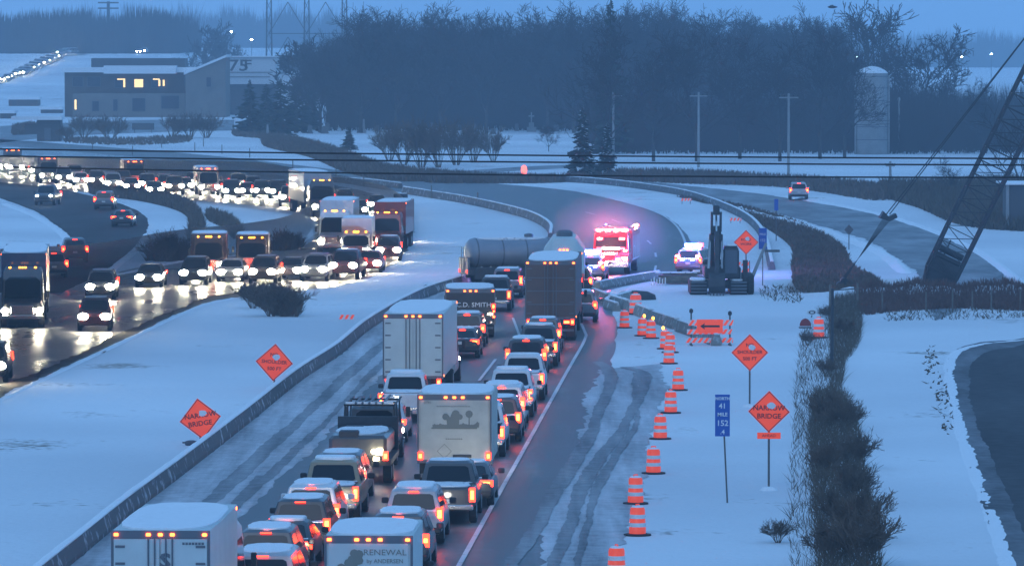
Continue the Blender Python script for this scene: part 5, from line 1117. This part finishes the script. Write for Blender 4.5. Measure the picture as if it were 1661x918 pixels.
# drums
def drum(light=False):
    r = empty('traffic_drum'); n = 20
    prof = [(.27, .04), (.27, .26), (.26, .27), (.26, .46), (.25, .47), (.25, .66), (.24, .67), (.24, .82), (.21, .9), (.1, .93)]
    mb = MB().lathe(prof, n)
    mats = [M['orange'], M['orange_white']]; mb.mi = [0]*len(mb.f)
    for i, f in enumerate(mb.f[:-2]):
        z = sum(mb.v[k][2] for k in f)/4
        mb.mi[i] = 1 if (.22 < z-.0 < .28 or .27 < z < .0) else 0
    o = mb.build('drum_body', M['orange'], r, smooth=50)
    for z in (.285, .55): MB().lathe([(.272-.01*(z > .4), z), (.266-.01*(z > .4), z+.13)], n).build('reflective_band', M['orange_white'], o)
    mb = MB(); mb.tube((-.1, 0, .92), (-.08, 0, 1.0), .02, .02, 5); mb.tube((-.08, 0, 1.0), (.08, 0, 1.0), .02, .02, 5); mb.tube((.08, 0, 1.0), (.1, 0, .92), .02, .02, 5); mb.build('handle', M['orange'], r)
    MB().lathe([(.44, 0), (.44, .05), (.3, .07)], n).build('base', M['rubber'], r); MB().lathe([(.2, .905), (.17, .95), (.05, .965)], 10).build('snow', M['snow'], r)
    if light:
        MB().lathe([(.04, 1.0), (.065, 1.04), (.065, 1.11), (.03, 1.15)], 10, .12).build('warning_lamp', M['amber'], r)
    return r
d0 = drum(); d1 = drum(True)
for px, py, L_, lb in ((1000, 938, 0, 'drum cut by the bottom edge, nearest of the row'), (1034, 868, 0, 'second drum from the bottom of the row'), (1031, 817, 0, 'third drum from the bottom of the row'), (1060, 768, 0, 'fourth drum from the bottom, left of the blue mile marker post'), (1071, 712, 0, 'fifth drum from the bottom, level with the foot of the mile marker panel'),
                   (1088, 670, 0, 'sixth drum from the bottom, left of the top of the mile marker'), (1100, 633, 0, 'seventh drum, rightmost of the row'), (1085, 590, 0, 'eighth drum, front of the tight cluster below the barricade'), (1087, 572, 0, 'drum at the back right of the tight cluster'), (1079, 566, 1, 'lamp-topped drum at the left of the tight cluster'),
                   (1056, 549, 1, 'right one of the two lamp-topped drums beside the concrete blocks'), (1042, 545, 1, 'left one of the two lamp-topped drums beside the concrete blocks'), (1013, 532, 0, 'lone drum next to the edge line below the big striped drum')):
    c = copy_tree(d1 if L_ else d0); c.location = G(px, py); c.rotation_euler = (0, 0, random.uniform(0, 6)); tag(c, 'striped '+lb if len(lb.split()) > 13 else 'orange and white '+lb, 'traffic drum', 'orange traffic drums')
c = copy_tree(d0); c.location = G(1031, 510); c.scale = (1.35, 1.35, 1.25); tag(c, 'biggest striped drum, standing on the bend of the concrete blocks', 'traffic drum', 'orange traffic drums')
c = copy_tree(d0); c.location = G(1328, 548); c.scale = (1.1, 1.1, 1.1); tag(c, 'striped drum against the hedge at the fallen signs', 'traffic drum', 'orange traffic drums')
# arrow barricade
P = G(1150, 560); s = F/P.y; r = empty('arrow_barricade', P, R(2)); tag(r, 'striped barricade carrying an orange board with a black left arrow', 'barricade')
X = lambda px: (px-1150)/s; Z = lambda py: CH+(HOR-py)/s
for px, pt in ((1121, 508), (1184, 512)):
    MB().box(X(px)-.04, X(px)+.04, -.04, .04, 0, Z(pt)).build('post', M['post'], r); MB().lathe([(.05, Z(pt)), (.1, Z(pt)+.05), (.1, Z(pt)+.18), (.04, Z(pt)+.24)], 10, X(px)).build('warning_lamp', M['machine'], r)
def striped(root, x0, x1, z0, z1, y, sl=.3):
    b = MB().box(x0, x1, y, y+.03, z0, z1).build('board', M['orange_white'], root); mb = MB(); x = x0
    while x < x1-.02:
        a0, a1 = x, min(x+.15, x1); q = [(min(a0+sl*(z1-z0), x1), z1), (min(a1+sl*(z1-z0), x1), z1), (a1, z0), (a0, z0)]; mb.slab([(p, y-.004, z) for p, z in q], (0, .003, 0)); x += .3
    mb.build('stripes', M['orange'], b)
striped(r, X(1116), X(1190), Z(528), Z(519), -.08, .7); striped(r, X(1114), X(1188), Z(542), Z(534), -.08, .7); striped(r, X(1112), X(1189), Z(556), Z(548), -.08, .7)
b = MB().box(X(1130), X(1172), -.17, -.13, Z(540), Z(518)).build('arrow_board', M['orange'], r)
zc = (Z(540)+Z(518))/2; yy = -.176
MB().slab([(X(1135), yy, zc), (X(1143), yy, zc+.17), (X(1142), yy, zc+.055), (X(1167), yy, zc+.055), (X(1167), yy, zc-.055), (X(1142), yy, zc-.055), (X(1143), yy, zc-.17)], (0, .005, 0)).build('arrow', M['sign_black'], b)
mb = MB(); mb.box(X(1121)-.05, X(1121)+.05, -.6, .6, 0, .07); mb.box(X(1184)-.05, X(1184)+.05, -.6, .6, 0, .07); mb.build('feet', M['post'], r)
# barricade panel by the excavator
P = G(1205, 466); s = F/P.y; r = empty('striped_panel', P); tag(r, 'small red and white striped board below the far orange diamond', 'barricade')
for i in range(3): striped(r, -.4, .4, .55+i*.42, .78+i*.42, -.12, .5)
for sx in (-.42, .42): MB().box(sx-.03, sx+.03, -.09, -.03, 0, 1.7).build('post', M['post'], r)
# fallen signs by the hedge
P = G(1306, 532); r = empty('fallen_sign', P); tag(r, 'dark red rounded sign fallen face down left of the striped drum by the hedge', 'road sign')
MB().slab([(.32*cos(a*pi/8), -.25, .12+.42*sin(a*pi/8)) for a in range(9)], (0, .05, 0)).build('sign_panel', mat('dull_red_sheeting', (.28, .03, .03), .5), r); MB().box(-.34, .34, -.3, .3, 0, .06).build('foot', M['post'], r)
P = G(1316, 515); r = empty('fallen_sign', P, R(20)); tag(r, 'tipped white sign with a dark ring lying above the striped drum by the hedge', 'road sign')
MB().slab([(.34*cos(a*pi/6), -.1+.0*a, .3+.16*sin(a*pi/6)) for a in range(12)], (0, .04, .02)).build('sign_panel', M['orange_white'], r); MB().tube((0, 0, 0), (.05, -.08, .3), .03, .03, 5).build('leg', M['post'], r)
mb = MB()
for q in range(12):
    a0 = q*pi/6; a1 = a0+pi/6; mb.slab([(.22*k*cos(a), -.112, .3+.10*k*sin(a)) for k, a in ((1, a0), (1, a1), (.6, a1), (.6, a0))], (0, .005, 0))
mb.build('ring', M['sign_black'], r)
r = empty('debris', G(563, 519)); tag(r, 'small red and white striped board lying in the snow left of the long barrier', 'barricade'); striped(r, -.45, .45, .05, .3, -.05, .5)
r = empty('snow_lump', G(697, 470)); tag(r, 'small dark snow-topped lump behind the long barrier by the tanker', 'rock'); MB().quadstrip([[(.5*k*cos(a*pi/5), .3*k*sin(a*pi/5), z) for a in range(10)] for z, k in ((0, 1), (.2, .9), (.34, .5))]).build('rock', M['stone'], r); snow_slab(-.3, .3, -.2, .2, .33, .06, 3).build('snow', M['snow'], r)
r = empty('snow_lump', G(650, 324)); tag(r, 'dark snow-topped barrier end piece at the left tip of the curving barrier', 'rock'); MB().box(-.7, .7, -.4, .4, 0, .6, ch=.1).build('block', M['machine'], r); snow_slab(-.6, .6, -.35, .35, .6, .06, 5).build('snow', M['snow'], r)
r = empty('construction_sign', G(1113, 331)); tag(r, 'small striped board on the snowy verge of the far bend', 'barricade'); striped(r, -.5, .5, .3, .55, -.05, .5); [MB().box(x-.03, x+.03, -.02, .02, 0, .6).build('leg', M['post'], r) for x in (-.4, .4)]
r = empty('construction_sign', G(1193, 362)); tag(r, 'small striped board behind the excavator arm on the snowy verge', 'barricade'); striped(r, -.5, .5, .2, .45, -.05, .5); [MB().box(x-.03, x+.03, -.02, .02, 0, .5).build('leg', M['post'], r) for x in (-.4, .4)]
o = MB().lathe([(.28, .0), (.33, .5), (.3, 1.0), (.12, 1.25)], 12).build('warning_lamp', mat('red_signal_glow', (.8, .1, .1), .3, em=(1, .1, .08), es=1.6, sample=False)); o.location = G(850, 282); tag(o, 'single red light glowing on the far cross road', 'lamp'); o.scale = (1.1, 1.1, .8)
# timber pile, pallets
r = empty('timber_pile', G(1095, 461)); tag(r, 'dark pile of timbers left of the excavator', 'timber pile'); rg = random.Random(3)
for i in range(13):
    x = rg.uniform(-1.6, -.2); z = .06+.17*(i//4); y = rg.uniform(-.6, .9); L_ = rg.uniform(2, 3.2); a = rg.uniform(-.08, .12); o = MB().box(0, L_, -.09, .09, 0, .16).build('timber', M['wood'], r); o.location = (x, y, z); o.rotation_euler = (0, 0, a)
snow_slab(-1.4, 1.5, -.3, .7, .72, .07, 9, .3).build('snow', M['snow_thin'], r)
r = empty('pallet', G(1068, 463)); tag(r, 'low white slatted stand left of the dark timbers', 'pallet')
for i in range(6): MB().box(-.5+i*.18, -.42+i*.18, -.03, .03, 0, .42+.1*(i % 2)).build('slat', M['orange_white'], r)
MB().box(-.55, .6, .04, .08, .25, .35).build('rail', M['wood'], r)
r = empty('tarp_pile', G(1030, 486)); tag(r, 'low dark heap of covered materials above the big striped drum', 'heap'); MB().quadstrip([[(1.3*k*cos(a*pi/6), .7*k*sin(a*pi/6), z) for a in range(12)] for z, k in ((0, 1), (.3, .95), (.5, .6), (.55, .2))]).build('cover', M['machine'], r)
# ---------------------------------------------------------------- excavator facing the camera
P = G(1165, 477); s = F/P.y; t = empty('excavator', P, R(0)); tag(t, 'dark excavator facing the road with its arm folded upright and snow on its tracks', 'excavator')
X = lambda px: (px-1165)/s; Z = lambda py: CH+(HOR-py)/s
for x0, x1 in ((X(1119), X(1146)), (X(1184), X(1211))):
    mb = MB(); r_ = .42; pts = []
    for k in range(9): a = pi/2+k*pi/8; pts.append((-.4+r_*cos(a)-.2, r_+r_*sin(a)))
    for k in range(9): a = -pi/2+k*pi/8; pts.append((3.3+r_*cos(a), r_+r_*sin(a)))
    mb.quadstrip([[(x0, y, z) for y, z in pts], [(x1, y, z) for y, z in pts]]); o = mb.build('track', M['rubber'], t)
    mb = MB(); [mb.box(x0+.03, x1-.03, -1.04, -.98, .12+.2*k, .22+.2*k) for k in range(4)]; mb.build('track_shoe', M['frame'], o); snow_slab(x0+.03, x1-.03, -.6, 3.0, .84, .09, 4, .08).build('snow', M['snow'], o)
MB().box(X(1146), X(1184), 0, 2.4, .35, .8).build('undercarriage', M['machine'], t)
MB().box(X(1143), X(1202), .3, 4.0, .95, 1.7, ch=.08).build('house', M['machine'], t); MB().box(X(1143), X(1200), 3.6, 4.5, .95, 2.0, ch=.15).build('counterweight', M['machine'], t)
mb, rear, front, left, right = cabin((-.0, 1.7), (.1, 1.6), .5, .46, 1.0, 3.0)
mb.v = [(-x+X(1186), 1.7-y, z) for x, y, z in mb.v]; c = mb.build('cab', M['machine'], t)
MB().box(X(1186)-.38, X(1186)+.38, -.03, .0, 1.3, 2.75).build('cab_window', mat('cab_glass', (.10, .12, .15), .15), c)
for sx in (-1, 1): MB().box(X(1186)+sx*.47-.01, X(1186)+sx*.47+.03, .2, 1.5, 1.5, 2.7).build('cab_window', M['glass'], c)
snow_slab(X(1186)-.4, X(1186)+.4, .1, 1.5, 3.0, .06, 8).build('snow', M['snow'], t)
bx = X(1161)
def beam(mb, pts, w2, hs):
    """box beam through (y,z) points with half heights hs"""
    rings = []
    for i, (y, z) in enumerate(pts):
        a = Vector(pts[max(i-1, 0)]); b = Vector(pts[min(i+1, len(pts)-1)]); d = (b-a).normalized(); nn = Vector((-d.y, d.x))*hs[i]
        rings.append([(bx-w2[i], y+nn.x, z+nn.y), (bx+w2[i], y+nn.x, z+nn.y), (bx+w2[i], y-nn.x, z-nn.y), (bx-w2[i], y-nn.x, z-nn.y)])
    return mb.quadstrip(rings)
bm = beam(MB(), [(1.2, 1.4), (.6, 2.6), (.1, 3.5), (-.3, 4.15)], [.26, .3, .34, .3], [.25, .35, .3, .2])
for sx in (-1, 1): bm.quadstrip([[(bx+sx*.27-.07, y, z) for y, z in ((-.1, 4.0), (-.6, 5.15), (-.95, 5.1), (-.6, 3.9))], [(bx+sx*.27+.07, y, z) for y, z in ((-.1, 4.0), (-.6, 5.15), (-.95, 5.1), (-.6, 3.9))]])
bm.box(bx-.2, bx+.2, -.98, -.6, 4.95, 5.55, ch=.05); bm.box(bx-.42, bx+.42, -.5, .0, 3.35, 3.75, ch=.04); bm.build('boom', M['machine'], t)
beam(MB(), [(-.9, 4.0), (-1.3, 3.6), (-1.7, 2.5), (-1.9, 1.3)], [.12, .15, .13, .13], [.12, .28, .22, .12]).build('stick', M['machine'], t)
for sx in (-.38, .38): MB().tube((bx+sx*1.15, .3, 1.6), (bx+sx*.95, -.1, 3.5), .11, .07, 8).build('hydraulic_ram', M['chrome'], t)
MB().tube((bx, -.5, 4.9), (bx, -1.3, 3.7), .07, .05, 8).build('hydraulic_ram', M['chrome'], t)
mb = MB().quadstrip([[(bx-w_, y, z) for y, z in ((-1.9, 1.4), (-2.3, 1.1), (-2.5, .6), (-2.1, .15), (-1.6, .3), (-1.5, 1.0))] for w_ in (.5, -.5)]); bk = mb.build('bucket', M['machine'], t)
for i in range(5): MB().box(bx-.45+i*.2, bx-.37+i*.2, -2.2, -2.0, -.02, .2).build('tooth', M['frame'], bk)
# roller/wheel unit right of the excavator
P = G(1214, 478); t = empty('road_roller', P); tag(t, 'dark wheeled machine with a tilted pale arm, tucked right of the excavator', 'machine')
wheel(t, .35, .5, .62, .4); wheel(t, -.1, 2.2, .62, .4); MB().box(-.35, .3, .2, 2.6, .7, 1.3, ch=.05).build('body', M['machine'], t); MB().tube((.3, 1.5, 1.0), (1.2, 2.3, 3.1), .12, .09, 6).build('arm', M['silo'], t); MB().box(-.3, .0, .9, 1.3, 1.3, 2.1).build('seat', M['machine'], t)
# ---------------------------------------------------------------- lattice boom crane
D = 257.5*Q; s = F/D; X = lambda px: (px-W0/2)/s; Z = lambda py: CH+(HOR-py)/s
t = empty('crane', (X(1450), D, -3.6)); tag(t, 'lattice-boom crane down behind the snow bank, its boom leaning out of the upper right', 'crane'); O = t.location
def A(px, py, dy=0): return Vector((X(px)-O.x, dy, Z(py)-O.z))
for dy in (-3, 2.2): 
    pts = [(-3.6+.5*cos(pi/2+k*pi/8), .5+.5*sin(pi/2+k*pi/8)) for k in range(9)]+[(3.6+.5*cos(-pi/2+k*pi/8), .5+.5*sin(-pi/2+k*pi/8)) for k in range(9)]
    MB().quadstrip([[(x, dy, z) for x, z in pts], [(x, dy+.8, z) for x, z in pts]]).build('crawler', M['rubber'], t)
MB().box(-2.6, 2.6, -2.2, 2.2, .6, 1.1).build('carbody', M['machine'], t); MB().box(-3.4, 2.2, -1.5, 1.5, 1.15, 2.9, ch=.1).build('house', M['machine'], t); MB().box(-4.2, -3.3, -1.6, 1.6, 1.15, 2.7, ch=.1).build('counterweight', M['machine'], t)
c = MB().box(1.2, 2.7, -2.4, -1.5, 1.2, 3.0, ch=.08).build('cab', M['machine'], t); MB().box(1.35, 2.55, -2.43, -2.4, 1.9, 2.8).build('cab_window', M['glass'], c)
foot = A(1504, 492); tip = A(1802, -120, 0); d = (tip-foot); Lb = d.length; u = d.normalized(); v = Vector((0, 1, 0)); wv = u.cross(v).normalized()
mb = MB(); hw_, bays = 1.02, 24
def cr(k, q, f=1.0): return foot+u*k+wv*(q[0]*hw_*f)+v*(q[1]*.85*f)
QC = ((-1, -1), (1, -1), (1, 1), (-1, 1))
ks = [0, 2.2]+[2.2+(Lb-4.2)*i/bays for i in range(1, bays+1)]+[Lb]
fs = [.45]+[1]*(bays+1)+[.25]
for i in range(len(ks)-1):
    for j, q in enumerate(QC):
        mb.tube(cr(ks[i], q, fs[i]), cr(ks[i+1], q, fs[i+1]), .085, .085, 5)
        q2 = QC[(j+1) % 4]
        mb.tube(cr(ks[i], q, fs[i]), cr(ks[i+1], q2, fs[i+1]), .035, .035, 4); mb.tube(cr(ks[i+1], q, fs[i+1]), cr(ks[i+1], q2, fs[i+1]), .035, .035, 4)
mb.build('boom', M['steel'], t)
mb = MB()
rings = [[cr(k, q, f) for q in QC] for k, f in ((.6, .75), (2.6, .92), (3.0, .9))]; mb.quadstrip(rings); mb.build('boom_butt', M['machine'], t)
for k in (3.1, 3.6): 
    o = MB(); o.tube(cr(k, (-.8, 0)), cr(k, (.8, 0)), .22, .22, 8); o.build('sheave_axle', M['machine'], t)
bail = A(1440, 351); gan = A(1364, 462)
for sy in (-.7, .7):
    MB().tube(bail+Vector((sy*.25, sy, .1)), tip+Vector((0, sy*.5, 0)), .035, .035, 5).build('pendant', M['wire'], t)
o = MB(); c0 = bail
o.quadstrip([[c0+Vector((-.55, y, -.1)), c0+Vector((.1, y, -.3)), c0+Vector((.6, y, -.05)), c0+Vector((.5, y, .2)), c0+Vector((.05, y, -.02)), c0+Vector((-.3, y, .35))] for y in (-.7, .7)]); o.build('bail', M['machine'], t)
dd = bail-gan
for i in range(8):
    y = -.55+i*.157; MB().tube(gan+Vector((.1-.03*i, y, .1)), bail+Vector((-.35+i*.09, y, -.15)), .02, .02, 4).build('hoist_rope', M['wire'], t)
mb = MB()
for sy in (-.6, .6):
    mb.tube(Vector((-1.6, sy, 2.8)), gan+Vector((0, sy, 0)), .1, .08, 6); mb.tube(Vector((-3.0, sy, 2.8)), gan+Vector((0, sy, 0)), .08, .07, 6)
mb.tube(gan+Vector((0, -.8, 0)), gan+Vector((0, .8, 0)), .1, .1, 6); mb.build('gantry', M['machine'], t)
for k in range(3): 
    c0 = gan+Vector((-.28+.25*k, 0, -.28+.26*k)); n = 12
    MB().quadstrip([[(c0.x+.24*cos(2*pi*j/n), y, c0.z+.24*sin(2*pi*j/n)) for j in range(n)] for y in (-.45, .45)]).build('sheave', M['machine'], t)
for a, b, q in ((1487, 478, .0), (1502, 478, .5)): MB().tube(A(a, b), A(a+42, b-88, q), .06, .05, 5).build('stay', M['steel'], t)
# bird crossing the sky
Pb = at(1350, 12, 420); o = MB(); o.lathe([(.02, -.5), (.12, -.3), (.15, .1), (.08, .4), (.02, .55)], 8); o.v = [(z, x, y) for x, y, z in o.v]
bw = MB()
for sx in (-1, 1): bw.slab([(-.12, 0, 0), (.16, 0, 0), (.05, sx*.6, .22), (-.1, sx*1.1, .12), (-.2, sx*.6, .2)], (0, 0, .02))
r = empty('bird', Pb); tag(r, 'blurred dark bird in the sky left of the tall bare tree', 'bird'); o.build('body', M['machine'], r); bw.build('wings', M['machine'], r)

# ---------------------------------------------------------------- air
mb = MB().box(-3200, 3200, -290, 6800, -6, 72); hz = mb.build('haze', None) if False else None
me = bpy.data.meshes.new('haze'); me.from_pydata(mb.v, [], mb.f); hz = bpy.data.objects.new('haze', me); col.objects.link(hz)
m = bpy.data.materials.new('haze_air'); m.use_nodes = True; n = m.node_tree
for x in list(n.nodes): n.nodes.remove(x)
out = n.nodes.new('ShaderNodeOutputMaterial'); pv = n.nodes.new('ShaderNodeVolumePrincipled'); pv.inputs['Color'].default_value = (.68, .86, 1, 1); pv.inputs['Density'].default_value = HAZE; pv.inputs['Anisotropy'].default_value = 0
n.links.new(pv.outputs[0], out.inputs['Volume']); me.materials.append(m); tag(hz, kind='stuff')
# mist volume added to imitate the red bloom round the flashing lights
P = G(985, 440); rr = (4.6, 7, 3.4); mbm = MB(); n_ = 16
mbm.quadstrip([[(rr[0]*sin(pi*i/10)*cos(2*pi*j/n_), rr[1]*sin(pi*i/10)*sin(2*pi*j/n_), max(-1.5, -rr[2]*cos(pi*i/10))) for j in range(n_)] for i in range(1, 10)])
me = bpy.data.meshes.new('bloom_mist'); me.from_pydata(mbm.v, [], mbm.f); sm = bpy.data.objects.new('bloom_mist', me); col.objects.link(sm); sm.location = (P.x, P.y, 2.2)
m = bpy.data.materials.new('bloom_mist_air'); m.use_nodes = True; n = m.node_tree
for x in list(n.nodes): n.nodes.remove(x)
out = n.nodes.new('ShaderNodeOutputMaterial'); pv = n.nodes.new('ShaderNodeVolumePrincipled'); pv.inputs['Color'].default_value = (.95, .95, 1, 1); pv.inputs['Anisotropy'].default_value = 0
tc = n.nodes.new('ShaderNodeTexCoord'); mp = n.nodes.new('ShaderNodeMapping'); mp.inputs['Scale'].default_value = tuple(1/v for v in rr)
gr = n.nodes.new('ShaderNodeTexGradient'); gr.gradient_type = 'SPHERICAL'; ml = n.nodes.new('ShaderNodeMath'); ml.operation = 'MULTIPLY'; ml.inputs[1].default_value = .09
n.links.new(tc.outputs['Object'], mp.inputs[0]); n.links.new(mp.outputs[0], gr.inputs[0]); n.links.new(gr.outputs[1], ml.inputs[0]); n.links.new(ml.outputs[0], pv.inputs['Density'])
n.links.new(pv.outputs[0], out.inputs['Volume']); me.materials.append(m); tag(sm, 'added mist imitating the red bloom round the fire engine', 'mist', kind='stuff')
# spray hanging over the wet oncoming lanes
A_ = spline([G(*p) for p in SBR[0:14]], 60); B_ = spline([G(*p) for p in [(-120, 450), (0, 440), (180, 432), (300, 412), (430, 400), (500, 388), (506, 372), (480, 348), (400, 332), (300, 325), (150, 313), (0, 300), (-120, 288)]], 60); mb = MB()
mb.quadstrip([[(a.x, a.y, .03), (a.x, a.y, 1.2), (a.x*.8+b.x*.2, a.y*.8+b.y*.2, 2.6), (b.x*.8+a.x*.2, b.y*.8+a.y*.2, 2.6), (b.x, b.y, 1.2), (b.x, b.y, .03)] for a, b in zip(A_, B_)])
me = bpy.data.meshes.new('road_spray'); me.from_pydata(mb.v, [], mb.f); sm = bpy.data.objects.new('road_spray', me); col.objects.link(sm)
m = bpy.data.materials.new('road_spray_air'); m.use_nodes = True; n = m.node_tree
for x in list(n.nodes): n.nodes.remove(x)
out = n.nodes.new('ShaderNodeOutputMaterial'); pv = n.nodes.new('ShaderNodeVolumePrincipled'); pv.inputs['Color'].default_value = (.95, .96, 1, 1); pv.inputs['Density'].default_value = .022; pv.inputs['Anisotropy'].default_value = .3
n.links.new(pv.outputs[0], out.inputs['Volume']); me.materials.append(m); tag(sm, 'thin spray glowing over the oncoming lanes', 'spray', kind='stuff')
# remove the originals that copies were made from
def wipe(o):
    for c in list(o.children): wipe(c)
    bpy.data.objects.remove(o)
for nm in PROTO:
    o = bpy.data.objects.get(nm)
    if o: wipe(o)
